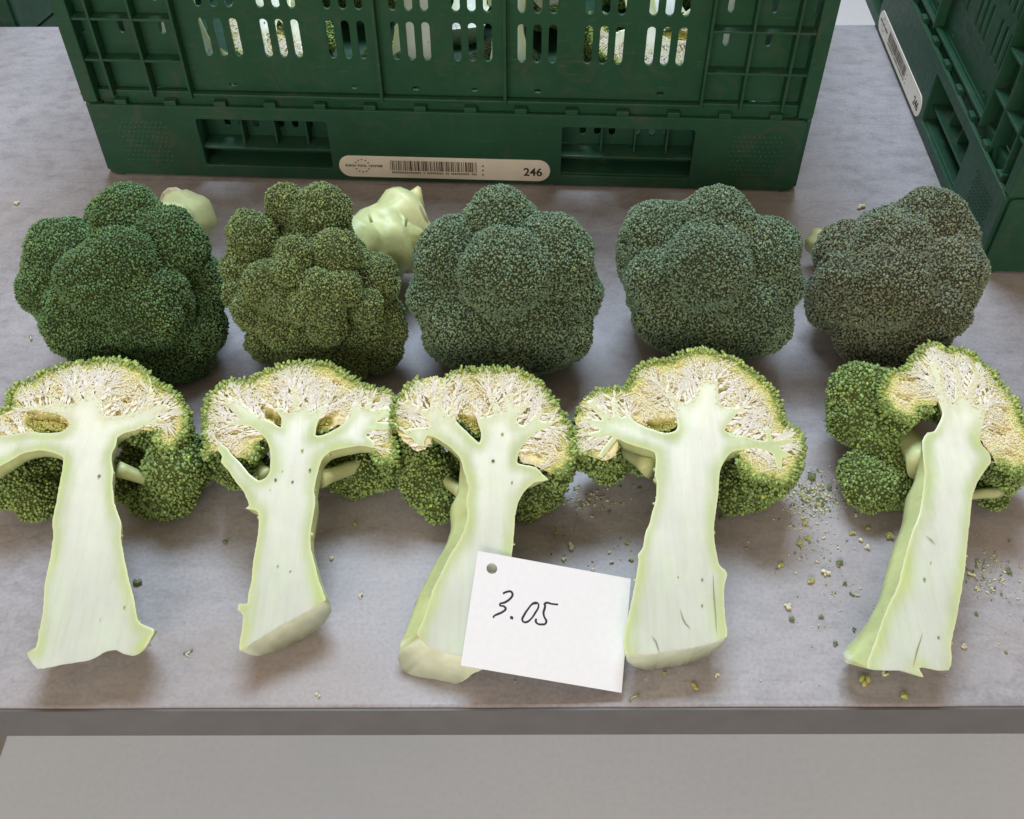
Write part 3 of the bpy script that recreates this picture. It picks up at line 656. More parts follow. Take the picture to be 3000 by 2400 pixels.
def bits(P, X, N, size, cols, cols2=None, shape='oct'):
    """many small solids: centre P, long axis X, up N, half sizes (n,3); colour at +X end may differ"""
    base, faces = (OCT, OCTF) if shape == 'oct' else (ICO1, ICO1F)
    P = np.asarray(P, float); n = len(P)
    X = X / (np.linalg.norm(X, axis=1, keepdims=True) + 1e-12)
    Y = np.cross(N, X); Y /= (np.linalg.norm(Y, axis=1, keepdims=True) + 1e-12)
    Z = np.cross(X, Y)
    V = P[:, None, :] + base[None, :, 0:1] * (X * size[:, 0:1])[:, None, :] + base[None, :, 1:2] * (Y * size[:, 1:2])[:, None, :] + base[None, :, 2:3] * (Z * size[:, 2:3])[:, None, :]
    F = (faces[None] + (np.arange(n) * len(base))[:, None, None]).reshape(-1, 3)
    t = (base[:, 0] * .5 + .5)[None, :, None]
    c = cols[:, None, :] * (1 - t) + (cols if cols2 is None else cols2)[:, None, :] * t
    return V.reshape(-1, 3), F, c.reshape(-1, 3)

def scatter(V, F, spacing):
    a, b, c = V[F[:, 0]], V[F[:, 1]], V[F[:, 2]]
    cr = np.cross(b - a, c - a); ar = np.linalg.norm(cr, axis=1) / 2
    nrm = cr / (2 * ar[:, None] + 1e-12)
    n = int(ar.sum() / spacing ** 2)
    if n < 1: return np.zeros((0, 3)), np.zeros((0, 3))
    # stratified along cumulative area for evenness
    cu = np.cumsum(ar) / ar.sum()
    k = np.searchsorted(cu, (np.arange(n) + rng.random(n)) / n); k = np.clip(k, 0, len(F) - 1)
    u, v = rng.random(n), rng.random(n); m = u + v > 1; u[m] = 1 - u[m]; v[m] = 1 - v[m]
    P = a[k] + u[:, None] * (b - a)[k] + v[:, None] * (c - a)[k]
    return P, nrm[k]

def rand_dirs(n):
    d = rng.normal(size=(n, 3)); return d / np.linalg.norm(d, axis=1, keepdims=True)

def bud_cloud(P, N, r, tint, spread=.30, squash=1.0):
    n = len(P)
    rad = r * rng.uniform(.55, 1.35, n)
    X = np.cross(N, rand_dirs(n)); N0 = N; N = N + rand_dirs(n) * .5; N /= np.linalg.norm(N, axis=1, keepdims=True)
    P2 = P + N0 * (rad * rng.uniform(-.25, 1.0, n))[:, None]
    size = np.stack([rad * rng.uniform(.85, 1.25, n), rad * rng.uniform(.8, 1.1, n), rad * squash * rng.uniform(.9, 1.3, n)], 1)
    tint = np.asarray(tint); 
    c = tint[None] * (1 + rng.normal(0, spread * .5, (n, 1))) + rng.normal(0, .006, (n, 3))
    mot = np.array([noise.noise(Vector(p * .045)) for p in P])[:, None]
    mic = np.array([noise.noise(Vector(p * .30)) for p in P])[:, None]
    c = c * (1 + .38 * mic) * (1 + .16 * mot) + np.array((.012, -.002, -.004)) * np.clip(mot, 0, 1) * 2
    yl = rng.random(n) < .02
    c[yl] = c[yl] * np.array((1.5, 1.35, .75))
    return bits(P2, X + 1e-6, N, size, np.clip(c, .012, .8), shape='oct')

def fib(n):
    i = np.arange(n) + .5
    ph = np.arccos(1 - 2 * i / n); th = math.pi * (1 + 5 ** .5) * i
    return np.stack([np.cos(th) * np.sin(ph), np.sin(th) * np.sin(ph), np.cos(ph)], 1)

_bm = bmesh.new(); bmesh.ops.create_icosphere(_bm, subdivisions=4, radius=1)
ICO4 = np.array([v.co[:] for v in _bm.verts]); ICO4F = np.array([[v.index for v in f.verts] for f in _bm.faces]); _bm.free()
_bm = bmesh.new(); bmesh.ops.create_icosphere(_bm, subdivisions=3, radius=1)
ICO3 = np.array([v.co[:] for v in _bm.verts]); ICO3F = np.array([[v.index for v in f.verts] for f in _bm.faces]); _bm.free()

def sdf_all(P, blobs):
    return np.stack([np.linalg.norm(P - np.asarray(c), axis=1) - r for c, r in blobs], 1)

def make_floret(parent, c, r, others, amp, tint, core_tint, spacing=1.30, bud_r=.82, zmin=.3, cell=8.0, name='floret', keep=None, kk=1.0):
    """one floret dome: knobbly tissue with its own carpet of buds (mm)"""
    c = np.asarray(c, float)
    amp = amp * min(1.0, r / 24)
    def knobs(cell, a):
        nc = max(8, int(4 * math.pi * r * r / (cell * cell)))
        cen = fib(nc) + rng.normal(0, .75 / math.sqrt(nc), (nc, 3)); cen /= np.linalg.norm(cen, axis=1, keepdims=True)
        hgt = rng.uniform(.25, 1.0, nc)
        d = ICO4 @ cen.T
        near = np.argmax(d + hgt[None] * .006, axis=1); ang = np.arccos(np.clip(d[np.arange(len(d)), near], -1, 1)) * r
        return a * np.clip(1 - (ang / (cell * .62)) ** 2, -.7, 1) * (.35 + .65 * hgt[near])
    big = np.array([noise.noise(Vector(p * 1.7 + c * .05)) for p in ICO4])
    disp = knobs(cell, amp) + knobs(cell * 1.9, amp * 1.5) + big * r * .085
    V = c + ICO4 * r
    blobs = [(c, r)] + list(others)
    move = np.zeros(len(V))
    for it in range(2):                       # fill the clefts between neighbouring florets
        sd = sdf_all(V, blobs)
        m = sd.min(1)
        sm = m - kk * np.log(np.exp(-(sd - m[:, None]) / kk).sum(1))
        step = np.clip(-sm, 0, 1.6) * (sd[:, 0] < m + 3)
        V = V + ICO4 * step[:, None]
    V = V + ICO4 * (disp - amp * .9 - r * .015)[:, None]
    V[:, 2] = np.maximum(V[:, 2], zmin)
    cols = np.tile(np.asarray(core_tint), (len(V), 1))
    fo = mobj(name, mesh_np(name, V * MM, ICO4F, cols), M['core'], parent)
    P, N = scatter(V, ICO4F, spacing)
    ok = P[:, 2] > zmin + .25
    if len(others):
        sd = sdf_all(P, blobs)
        ok &= sd[:, 0] <= sd.min(1) + 2.6
    if keep is not None: ok &= keep(P)
    P, N = P[ok], N[ok]
    if len(P):
        Vb, Fb, Cb = bud_cloud(P, N, bud_r, tint)
        Vb[:, 2] = np.maximum(Vb[:, 2], .25)
        mobj('buds', mesh_np('buds', Vb * MM, Fb, Cb), M['bud'], fo, 'stuff')
    return fo

def tube_mesh(pts, radii, seg=18, wob=0.0, cap=True):
    pts = [Vector(p) for p in pts]; V = []; F = []
    up = Vector((.3, .2, 1)).normalized()
    for i, p in enumerate(pts):
        d = (pts[min(i + 1, len(pts) - 1)] - pts[max(i - 1, 0)]).normalized()
        a = d.cross(up).normalized(); b = d.cross(a)
        for k in range(seg):
            an = 2 * math.pi * k / seg
            rr = radii[i] * (1 + wob * noise.noise(Vector((math.cos(an) * 1.6, math.sin(an) * 1.6, i * .35 + p.x * .05))))
            V.append(p + a * math.cos(an) * rr + b * math.sin(an) * rr)
    for i in range(len(pts) - 1):
        for k in range(seg):
            k2 = (k + 1) % seg
            q = (i * seg + k, i * seg + k2, (i + 1) * seg + k2, (i + 1) * seg + k)
            F += [(q[0], q[1], q[2]), (q[0], q[2], q[3])]
    if cap:
        for i0, rev in ((0, True), ((len(pts) - 1) * seg, False)):
            ce = len(V); V.append(pts[0] if rev else pts[-1])
            for k in range(seg):
                f = (i0 + k, i0 + (k + 1) % seg, ce)
                F.append(f[::-1] if rev else f)
    return np.array([v[:] for v in V]), np.array(F)

# ------------------------------------------------------------------ whole broccoli heads
HEAD_LABELS = [
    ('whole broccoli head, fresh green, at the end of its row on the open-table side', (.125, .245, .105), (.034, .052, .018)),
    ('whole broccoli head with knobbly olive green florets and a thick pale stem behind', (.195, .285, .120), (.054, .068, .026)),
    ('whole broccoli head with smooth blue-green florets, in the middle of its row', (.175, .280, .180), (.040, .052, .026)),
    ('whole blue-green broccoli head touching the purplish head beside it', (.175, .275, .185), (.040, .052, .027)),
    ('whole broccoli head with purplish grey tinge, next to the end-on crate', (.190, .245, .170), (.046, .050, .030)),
]
def build_head(S, k):
    label, tint, core = HEAD_LABELS[k]
    t = thing('whole_broccoli', label, 'broccoli', (S['base'][0], S['base'][1], 0), 0, 'whole broccoli heads in a row')
    R = S['R']
    cc = np.array((0, R * .14, R * .90)); rc = R * .70
    lobes = [(np.array(l[:3]), l[3]) for l in S['lobes']]
    # florets round the far side that the row hides
    for a, zz, rr in ((35, .55, .42), (90, 1.15, .46), (145, .55, .42), (90, .5, .45)):
        an = math.radians(a)
        lobes.append((np.array((math.cos(an) * R * .55, math.sin(an) * R * .45, max(zz * R, rr * R * .95))), rr * R))
    allb = lobes + [(cc, rc)]
    cellk = 9.0 if S['amp'] < 1.2 else 7.5
    for i, (c, r) in enumerate(allb):
        oth = [b for j, b in enumerate(allb) if j != i]
        make_floret(t, c, r * (.985 if S['amp'] < 1.2 else .90), [(o_, q_ * (1 if S['amp'] < 1.2 else .90)) for o_, q_ in oth], min(S['amp'], 1.0) * 1.6, kk=1.8 if S['amp'] < .8 else (1.0 if S['amp'] < 1.2 else .25), tint= np.array(tint) * rng.uniform(.93, 1.07), core_tint=core, cell=cellk, name='floret' if i < len(lobes) else 'crown_core')
    # stalk pointing away behind the crown
    sx, sy, sz, sr = S['stem'][0]
    e = Vector((sx, sy, sz)); s = Vector((0, R * .3, R * .9))
    ax = (e - s).normalized()
    e2 = e
    pts = [s.lerp(e2, q / 11) for q in range(12)]
    rad = [sr * (.72 + .12 * math.sin(q * 1.9) + .03 * q) * (1 if q < 11 else .94) for q in range(12)]
    for q, p in enumerate(pts): p.z = max(p.z, rad[q] * 1.02)
    V, F = tube_mesh(pts, rad, 30, .26)
    V[:, 2] = np.maximum(V[:, 2], .4)
    g = np.array((.54, .66, .28)); cr = np.array((.70, .77, .42))
    tt = np.clip((V @ np.array(ax[:]) - np.array(s[:]) @ np.array(ax[:])) / ((e2 - s).length), 0, 1)[:, None]
    so = mobj('stalk', mesh_np('stalk', V * MM, F, g * (1 - tt) + cr * tt), M['skin'], t)
    # trimmed foot: pale disc of cut flesh
    fe = e + ax * .6
    V, F = tube_mesh([e - ax * 1.5, fe], [rad[-1] * .93, rad[-1] * .86], 22, .22)
    V[:, 2] = np.maximum(V[:, 2], .4)
    mobj('cut_foot', mesh_np('cut_foot', V * MM, F, np.tile((.76, .76, .55), (len(V), 1))), M['flesh'], t)
    # cut leaf bases standing off the stalk
    side = ax.cross(Vector((0, 0, 1))).normalized(); upv = side.cross(ax).normalized()
    for q, (f_, an, ln) in enumerate(() if sr < 15 else ((.66, 2.1, 15), (.93, 1.5, 24), (.86, .35, 20), (.74, -.1, 12))):
        p = s.lerp(e2, f_); p.z = max(p.z, sr)
        dr = (side * math.cos(an) + upv * math.sin(an) + ax * .35).normalized()
        ln *= 1.0 if sr > 25 else .42
        a = p + dr * sr * .45; pp = [a + dr * ln * u_ + ax * 4 * u_ * u_ for u_ in (0, .3, .6, .85, 1.0)]
        V, F = tube_mesh(pp, [sr * .66, sr * .48, sr * .32, sr * .16, sr * .05], 12, .5)
        V[:, 2] = np.maximum(V[:, 2], .4)
        cs = np.tile((.62, .72, .36), (len(V), 1)); cs[-26:] = (.74, .76, .38)
        mobj('leaf_stub', mesh_np('leaf_stub', V * MM, F, cs), M['skin'], t)
    return t
head_things = [build_head(S, k) for k, S in enumerate(HEADS)]

# ------------------------------------------------------------------ halved broccoli, cut face up
HALF_LABELS = [
    'halved broccoli with wide white stalk flaring to a ragged foot',
    'halved broccoli with slanting cut foot and open forked branches',
    'halved broccoli whose stalk foot lies under the white card',
    'halved broccoli with broad crown and thick straight stalk touching the free side of the card',
    'halved broccoli leaning with a whole round floret on one side, surrounded by crumbs',
]
def build_half(S, k):
    t = thing('halved_broccoli', HALF_LABELS[k], 'broccoli', (S['base'][0], S['base'][1], 0), 0, 'halved broccoli in a row')
    z0, sl = S['z0'], S['slope']
    nrm = np.array((0, -sl, 1.0)); nrm /= np.linalg.norm(nrm)
    def lift(p2, h=0.0):
        p2 = np.asarray(p2); return np.stack([p2[:, 0], p2[:, 1], z0 + sl * p2[:, 1]], 1) + nrm[None] * np.asarray(h).reshape(-1, 1)
    # ---- stalk with its cut branches
    SP = smooth_poly(S['stalk'], 1.7, .10)
    V2, F2 = fill_poly(SP, 2.6, (.35, 1.0, 2.1, 3.8))
    A, B = SP, np.roll(SP, -1, 0)
    mid = (A + B) / 2
    side = ~((mid[:, 1] < S['endy']) & (np.abs((B - A)[:, 0]) > np.abs((B - A)[:, 1]) * .55))
    side |= mid[:, 1] > S['endy'] + 4
    d, _ = seg_dist(V2, A[side], B[side])
    dall, _ = seg_dist(V2, A, B)
    Rm = 26.0
    dd = np.minimum(d, Rm)
    th = np.sqrt(np.maximum(dd * (2 * Rm - dd), 0))
    taper = np.clip((V2[:, 1] - 20) / 40, 0, 1)
    th *= 1 - .45 * taper
    zpl = z0 + sl * V2[:, 1]
    th = np.minimum(th, zpl - .6)
    rel = np.array([noise.noise(Vector((p[0] * .05, p[1] * .035, k * 7))) * .5 + noise.noise(Vector((p[0] * .16, p[1] * .06, k * 3 + 50))) * .18 for p in V2])
    rel = rel * np.clip(dall / 4, 0, 1) - .18 * np.clip(1 - dall / .8, 0, 1)
    top = lift(V2, rel + .4)
    bot = lift(V2, 0); bot[:, 2] -= th
    endw = np.clip((S['endy'] + 26 - V2[:, 1]) / 26, 0, 1)
    bot[:, 1] += S['endsh'][1] * (th / 26) * endw; bot[:, 0] += S['endsh'][0] * (th / 26) * endw
    bot[:, 0] += S['skin'] * np.clip(th / 13, 0, 1) ** .6 * np.clip((30 - V2[:, 1]) / 25, 0, 1)
    n = len(V2)
    be = boundary_edges(F2)
    Vt = np.concatenate([top, bot[:]])
    # flesh: white heart, green-tinted towards the rind, as the tissue is across the stalk
    e = np.clip(d / 8.5 + .42 * np.array([noise.noise(Vector((p[0] * .07, p[1] * .028, 5 + k))) + .5 * noise.noise(Vector((p[0] * .3, p[1] * .05, 15 + k))) for p in V2]) * np.clip(d / 2, 0, 1), 0, 1)[:, None]; yv = np.clip((V2[:, 1] + 60) / 120, 0, 1)[:, None]
    heart = np.array((.585, .645, .575)); mid_c = np.array((.52, .61, .39)); rind = np.array((.50, .61, .27))
    cr = np.array((.78, .82, .66))
    pith = heart * (1 - yv) + np.array((.80, .85, .77)) * yv  # painted light: flesh darker at the foot, whitened upwards for the sheen
    cband = np.where(e < .35, rind + (mid_c - rind) * (e / .35), mid_c + (pith - mid_c) * ((e - .35) / .65))
    rim_ = np.clip(1 - d / 1.3, 0, 1)[:, None]
    cband = cband * (1 - rim_) + np.array((.70, .76, .50)) * rim_
    tipw = np.clip((V2[:, 1] - 35) / 30, 0, 1)[:, None]
    cband = cband * (1 - .75 * tipw) + cr * .75 * tipw
    nz = np.array([noise.noise(Vector((p[0] * .09, p[1] * .03, 9 + k))) for p in V2])[:, None]
    cband = cband * (1 + .05 * nz) + np.array((-.03, .01, -.05)) * np.clip(nz, 0, 1)
    mt = mesh_np('stalk', top * MM, F2, cband)
    so = mobj('stalk', mt, M['flesh'], t)
    # rind shell: sides and underside
    Fb = [tuple(f + n) for f in F2[:, ::-1]] + [x for (a, b) in be for x in ((b, a, a + n), (b, a + n, b + n))]
    skin_c = np.tile(np.array((.57, .68, .34)), (2 * n, 1))
    endm = (V2[:, 1] < S['endy']) & (d > .8)
    skin_c[:n][endm] = (.76, .87, .70); skin_c[n:][endm] = (.73, .85, .66)
    nz2 = np.array([noise.noise(Vector(p * .06)) for p in Vt])[:, None]
    skin_c *= 1 + .12 * nz2
    mobj('rind', mesh_np('rind', Vt * MM, np.array(Fb), skin_c), M['skin'], so)
    # ---- crown cut through: curd of branchlets and buds
    CP = smooth_poly(S['crown'], 2.0, .35)
    cA, cB = CP, np.roll(CP, -1, 0)
    cm = (cA + cB) / 2
    dst, _ = seg_dist(cm, A, B)
    ins = inside(SP, cm)
    outer = (dst > 5.0) & ~ins
    hole = np.array(S['hole'], float)
    # dome of buds under the cut
    V2c, F2c = fill_poly(CP, 3.2)
    dc, _ = seg_dist(V2c, cA, cB)
    Rd = 40.0; q = np.minimum(dc, Rd)
    zc = z0 + sl * V2c[:, 1]
    th = np.minimum(np.sqrt(q * (2 * Rd - q)) * 1.0, zc - .8)
    lump = np.array([noise.noise(Vector((p[0] * .08, p[1] * .08, k))) for p in V2c])
    Vd = lift(V2c, -2.0); Vd[:, 2] -= th * (1 + .12 * lump) - .0
    Vd[:, 2] = np.maximum(Vd[:, 2], .5)
    # dome bulges a little past the cut outline
    cen = V2c.mean(0); outw = V2c - cen; outw /= (np.linalg.norm(outw, axis=1, keepdims=True) + 1e-6)
    bul = 3.0 * np.sin(np.clip(th / 30, 0, 1) * math.pi)
    Vd[:, :2] += outw * bul[:, None]
    nC = len(V2c)
    def cleft(p2, din):
        nz_ = np.array([noise.noise(Vector((p[0] * .13, p[1] * .13, 31 + k))) for p in p2])
        return np.clip((-nz_ - .08) * 4.5, 0, 1) * np.clip((din - 4) / 4, 0, 1)
    inhS = inside(hole, V2c)
    gapS = cleft(V2c, dc)
    sheet = lift(V2c, np.where(inhS, -5.5, -1.0 - 2.6 * gapS))
    beC = boundary_edges(F2c)
    Vall = np.concatenate([sheet, Vd])
    cf = V2c[F2c].mean(1)
    F2top = F2c
    Fall = np.concatenate([F2top, F2c[:, ::-1] + nC, np.array([x for (a, b) in beC for x in ((b, a, a + nC), (b, a + nC, b + nC))])])
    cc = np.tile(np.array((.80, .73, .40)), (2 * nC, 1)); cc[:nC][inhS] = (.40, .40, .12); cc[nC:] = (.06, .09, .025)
    crown = mobj('crown', mesh_np('crown', Vall * MM, Fall, cc), M['core'], t)
    Pb, Nb = scatter(Vd, F2c[:, ::-1], 2.0)
    rimV = np.concatenate([lift(cm[outer], 0), ])
    ok = Pb[:, 2] > .8
    Pb, Nb = Pb[ok], Nb[ok]
    Vb, Fb_, Cb = bud_cloud(Pb, Nb, 1.2, (.235, .365, .125))
    Vb[:, 2] = np.maximum(Vb[:, 2], .25)
    mobj('buds', mesh_np('buds', Vb * MM, Fb_, Cb), M['bud'], crown, 'stuff')
    # grains
    lo, hi = CP.min(0), CP.max(0)
    sp = 1.22
    gx, gy = np.meshgrid(np.arange(lo[0], hi[0], sp), np.arange(lo[1], hi[1], sp))
    g = np.stack([gx.ravel(), gy.ravel()], 1) + rng.uniform(-.65, .65, (gx.size, 2))
    g = g[inside(CP, g)]
    ds, nearS = seg_dist(g, A, B)
    inS = inside(SP, g)
    tipz = np.clip((g[:, 1] - 42) / 22, 0, 1)
    g2 = ~inS | ((ds < 2.6) & (rng.random(len(g)) < .75 * tipz))
    g, ds, nearS, inS = g[g2], ds[g2], nearS[g2], inS[g2]
    if outer.any(): do, _ = seg_dist(g, cA[outer], cB[outer])
    else: do = np.full(len(g), 20.)
    inh = inside(hole, g) if len(hole) else np.zeros(len(g), bool)
    root = np.array((np.median(SP[SP[:, 1] > 20][:, 0]), 25.0))
    rad = g - root; rad /= np.linalg.norm(rad, axis=1, keepdims=True)
    away = (g - nearS) / (ds[:, None] + .5)
    dr2 = away * .6 + rad * .7 + rng.normal(0, .62, g.shape)
    X = np.stack([dr2[:, 0], dr2[:, 1], rng.normal(0, .12, len(g)) + sl * dr2[:, 1]], 1)
    ng = len(g)
    clump = np.array([noise.noise(Vector((p[0] * .22, p[1] * .22, 3 + k))) for p in g])
    hgt = rng.uniform(-.95, -.25, ng) + clump * .3
    gap = cleft(g, do); gap[inS] = 0
    hgt -= 2.4 * gap * rng.uniform(.5, 1.1, ng)
    hgt[inS] = rng.uniform(.25, .55, inS.sum())
    hgt[inh] -= 3.6
    tt = np.clip(do / 13.5 + clump * .10, 0, 1)[:, None]
    cream = np.array((.93, .88, .58)); warm = np.array((.93, .77, .42)); yg = np.array((.74, .76, .27)); gr = np.array((.30, .42, .10)); dk = np.array((.12, .215, .06))
    base = np.where(tt < .16, dk + (gr - dk) * tt / .16, np.where(tt < .38, gr + (yg - gr) * (tt - .16) / .22, yg + (cream - yg) * np.clip((tt - .38) / .34, 0, 1)))
    wv = np.clip(clump[:, None] * 2.2 - .15, 0, 1) * np.clip((tt - .5) * 3, 0, 1)
    base = base * (1 - .55 * wv) + warm * .55 * wv
    base = base * (1 - .5 * gap[:, None]) + np.array((.80, .66, .28)) * .5 * gap[:, None]
    base[inh] = np.array((.58, .57, .19)) * rng.uniform(.7, 1.3, (inh.sum(), 1))
    base *= 1 + rng.normal(0, .09, (ng, 1))
    # odd pale green flecks
    fl = rng.random(ng) < .12; base[fl] = base[fl] * np.array((.84, .96, .74))
    ln = rng.uniform(.75, 1.65, ng); ln[do < 3] *= .62
    wd = rng.uniform(.55, 1.1, ng); wd[do < 3] *= 1.35
    size = np.stack([ln, wd, np.where(inh, wd, wd * rng.uniform(.28, .5, ng))], 1)
    Vg, Fg, Cg = bits(lift(g, hgt), X, np.tile(nrm, (ng, 1)), size, np.clip(base, .01, .9))
    # pale branchlets fanning from the cut branches
    sel = rng.permutation(ng)[:int(ng * .07)]
    sel = sel[(ds[sel] > 3) & (ds[sel] < 26) & ~inh[sel] & (do[sel] > 1.5)]
    Pn, Pg = nearS[sel], g[sel]
    ctr = (Pn + Pg) / 2; dv = Pg - Pn
    L = np.linalg.norm(dv, axis=1)
    keep = (L > 2.5) & (L < 15) & inside(CP, ctr) & ~inside(hole, ctr)
    ctr, dv, L = ctr[keep], dv[keep], L[keep]
    Xb = np.stack([dv[:, 0], dv[:, 1], sl * dv[:, 1]], 1)
    wdt = np.clip(L * .05, .35, .8) * rng.uniform(.7, 1.2, len(L))
    bc = np.tile(np.array((.80, .79, .56)), (len(L), 1)) * (1 + rng.normal(0, .05, (len(L), 1)))
    tdo, _ = seg_dist(ctr, cA[outer], cB[outer]) if outer.any() else (np.full(len(ctr), 20.), 0)
    gg = np.clip(1 - tdo / 7, 0, 1)[:, None]; bc = bc * (1 - gg) + np.array((.50, .58, .20)) * gg
    Vn, Fn, Cn = bits(lift(ctr, rng.uniform(-.5, .35, len(L))), Xb, np.tile(nrm, (len(L), 1)), np.stack([L * .55, wdt, wdt * .4], 1), bc)
    # twigs forking again and again from the cut branches out to the rim
    fm = (SP[:, 1] > 24) & inside(CP, SP)
    src = SP[fm]; e_ = (np.roll(SP, -1, 0) - np.roll(SP, 1, 0))[fm]
    no = np.stack([e_[:, 1], -e_[:, 0]], 1); no /= (np.linalg.norm(no, axis=1, keepdims=True) + 1e-9)
    no *= np.where(inside(SP, src + no * .6), -1, 1)[:, None]
    rd = src - root; rd /= np.linalg.norm(rd, axis=1, keepdims=True)
    p_ = src - no * .6; d_ = no * .55 + rd * .95 + rng.normal(0, .15, no.shape); d_ /= np.linalg.norm(d_, axis=1, keepdims=True)
    pick = rng.random(len(p_)) < .62
    p_, d_ = p_[pick], d_[pick]
    w_ = rng.uniform(.9, 1.5, len(p_)); L_ = rng.uniform(4.5, 8.5, len(p_)); lev = 0
    seg = []
    while len(p_) and lev < 5:
        q_ = p_ + d_ * L_[:, None]
        good = inside(CP, q_) & ~inside(SP, p_ + d_ * (L_ * .6)[:, None]) & ~inside(hole, q_)
        p_, d_, w_, L_, q_ = p_[good], d_[good], w_[good], L_[good], q_[good]
        if not len(p_): break
        seg.append((p_, q_, w_, np.full(len(p_), lev)))
        nk = 2 if lev else 2
        an = np.concatenate([rng.normal(m_, .13, len(p_)) for m_ in ((-.30, .30) if lev % 2 == 0 else (-.36, .24))])
        ca, sa = np.cos(an), np.sin(an); dd_ = np.tile(d_, (nk, 1))
        d_ = np.stack([dd_[:, 0] * ca - dd_[:, 1] * sa, dd_[:, 0] * sa + dd_[:, 1] * ca], 1)
        p_ = np.tile(q_, (nk, 1)) - d_ * .4; w_ = np.tile(w_, nk) * rng.uniform(.62, .78, len(an)); L_ = np.tile(L_, nk) * rng.uniform(.6, .85, len(an))
        if len(p_) > 900:
            pk = rng.permutation(len(p_))[:900]; p_, d_, w_, L_ = p_[pk], d_[pk], w_[pk], L_[pk]
        lev += 1
    pa = np.concatenate([x[0] for x in seg]); pb = np.concatenate([x[1] for x in seg]); ww = np.concatenate([x[2] for x in seg]); lv = np.concatenate([x[3] for x in seg])
    dv2 = pb - pa; L2_ = np.linalg.norm(dv2, axis=1)
    tdo2, _ = seg_dist(pb, cA[outer], cB[outer]); gg = np.clip(1 - tdo2 / 9, 0, 1)[:, None]
    c_root = np.tile(np.array((.90, .93, .80)), (len(L2_), 1)); c_tip = np.array((.95, .93, .74)) * (1 - gg) + np.array((.62, .68, .26)) * gg
    hk = .12 - lv * .10 + rng.uniform(-.1, .1, len(lv))
    Vk, Fk, Ck = bits(lift((pa + pb) / 2, hk), np.stack([dv2[:, 0], dv2[:, 1], sl * dv2[:, 1]], 1), np.tile(nrm, (len(L2_), 1)), np.stack([L2_ * .66, ww * .9, ww * .30], 1), c_root, c_tip)
    Vc = np.concatenate([Vg, Vn, Vk]); Fc = np.concatenate([Fg, Fn + len(Vg), Fk + len(Vg) + len(Vn)]); Cc = np.concatenate([Cg, Cn, Ck])
    mobj('cut_curd', mesh_np('cut_curd', Vc * MM, Fc, Cc, smooth=False), M['curd'], crown, 'stuff')
    # bud fringe along the outer rim
    if outer.any():
        a_, b_ = cA[outer], cB[outer]
        rep = 9
        u_ = rng.random((len(a_), rep, 1)); P2 = (a_[:, None] * (1 - u_) + b_[:, None] * u_).reshape(-1, 2)
        e_ = (b_ - a_); no = np.stack([e_[:, 1], -e_[:, 0]], 1); no /= (np.linalg.norm(no, axis=1, keepdims=True) + 1e-9)
        no *= np.where(inside(CP, (a_ + b_) / 2 + no * .8), -1, 1)[:, None]
        no = np.repeat(no, rep, 0) + rng.normal(0, .35, P2.shape)
        P2 = P2 + no * rng.uniform(-1.6, 1.5, (len(P2), 1))
        hz = rng.uniform(-4.5, .8, len(P2))
        X3 = np.stack([no[:, 0], no[:, 1], rng.normal(.1, .4, len(P2))], 1)
        nf = len(P2)
        c0 = np.array((.46, .56, .18)) * (1 + rng.normal(0, .2, (nf, 1))); c1 = np.array((.165, .29, .085)) * (1 + rng.normal(0, .25, (nf, 1)))
        sz = np.stack([rng.uniform(1.2, 2.0, nf), rng.uniform(.7, 1.15, nf), rng.uniform(.7, 1.15, nf)], 1)
        Vf, Ff, Cf = bits(lift(P2, hz), X3, np.tile(nrm, (nf, 1)), sz, np.clip(c0, .01, .9), np.clip(c1, .01, .9), 'ico')
        mobj('bud_fringe', mesh_np('bud_fringe', Vf * MM, Ff, Cf), M['bud'], crown, 'stuff')
    # ---- florets below the cut
    lum = [(np.array(l[:3]), l[3]) for l in S['lumps']]
    for i, (c, r) in enumerate(lum):
        def keep(P, S=S):
            return P[:, 2] < z0 + sl * P[:, 1] + 3.5
        zc_ = z0 + sl * c[1]
        make_floret(t, c, r, [b for j, b in enumerate(lum) if j != i], .9, np.array((.235, .36, .125)) * rng.uniform(.9, 1.1), (.075, .105, .032), 1.85, 1.15, cell=7.0)
    for bdef in S['branch']:
        a, b, r = Vector(bdef[:3]), Vector(bdef[3:6]), bdef[6]
        pts = [a.lerp(b, u) for u in (0, .2, .4, .6, .8, 1, 1.15)]
        rad = [r * q for q in (1.25, 1.05, .95, .92, .95, 1.05, 1.0)]
        for p, r_ in zip(pts, rad): p.z = max(p.z, r_ + .4)
        V, F = tube_mesh(pts, rad, 16, .18)
        mobj('side_branch', mesh_np('side_branch', V * MM, F, np.tile((.55, .64, .33), (len(V), 1))), M['skin'], t)
    # ---- leaf scars along the rind
    idx = [i for i in range(len(SP)) if S['endy'] + 8 < SP[i, 1] < 25 and abs(SP[i, 0]) < 60]
    for i in rng.choice(idx, 11, replace=False):
        p = SP[i]; e_ = SP[(i + 1) % len(SP)] - SP[i - 1]; no = np.array((e_[1], -e_[0])); no /= np.linalg.norm(no) + 1e-9
        if inside(SP, (p + no * 1.5)[None])[0]: no = -no
        b3 = lift((p - no * 1.0)[None], -1.8)[0]
        ln = rng.uniform(.8, 2.6)
        dirv = Vector((no[0], no[1], rng.uniform(-.3, .3)))
        pts = [Vector(b3) + dirv * ln * u for u in (0, .5, 1.0)]
        r0 = rng.uniform(.5, 1.35)
        V, F = tube_mesh(pts, [r0 * 1.7, r0 * 1.2, r0 * .7], 8, .5)
        mobj('leaf_scar', mesh_np('leaf_scar', V * MM, F, np.tile((.55, .66, .36), (len(V), 1))), M['skin'], so)
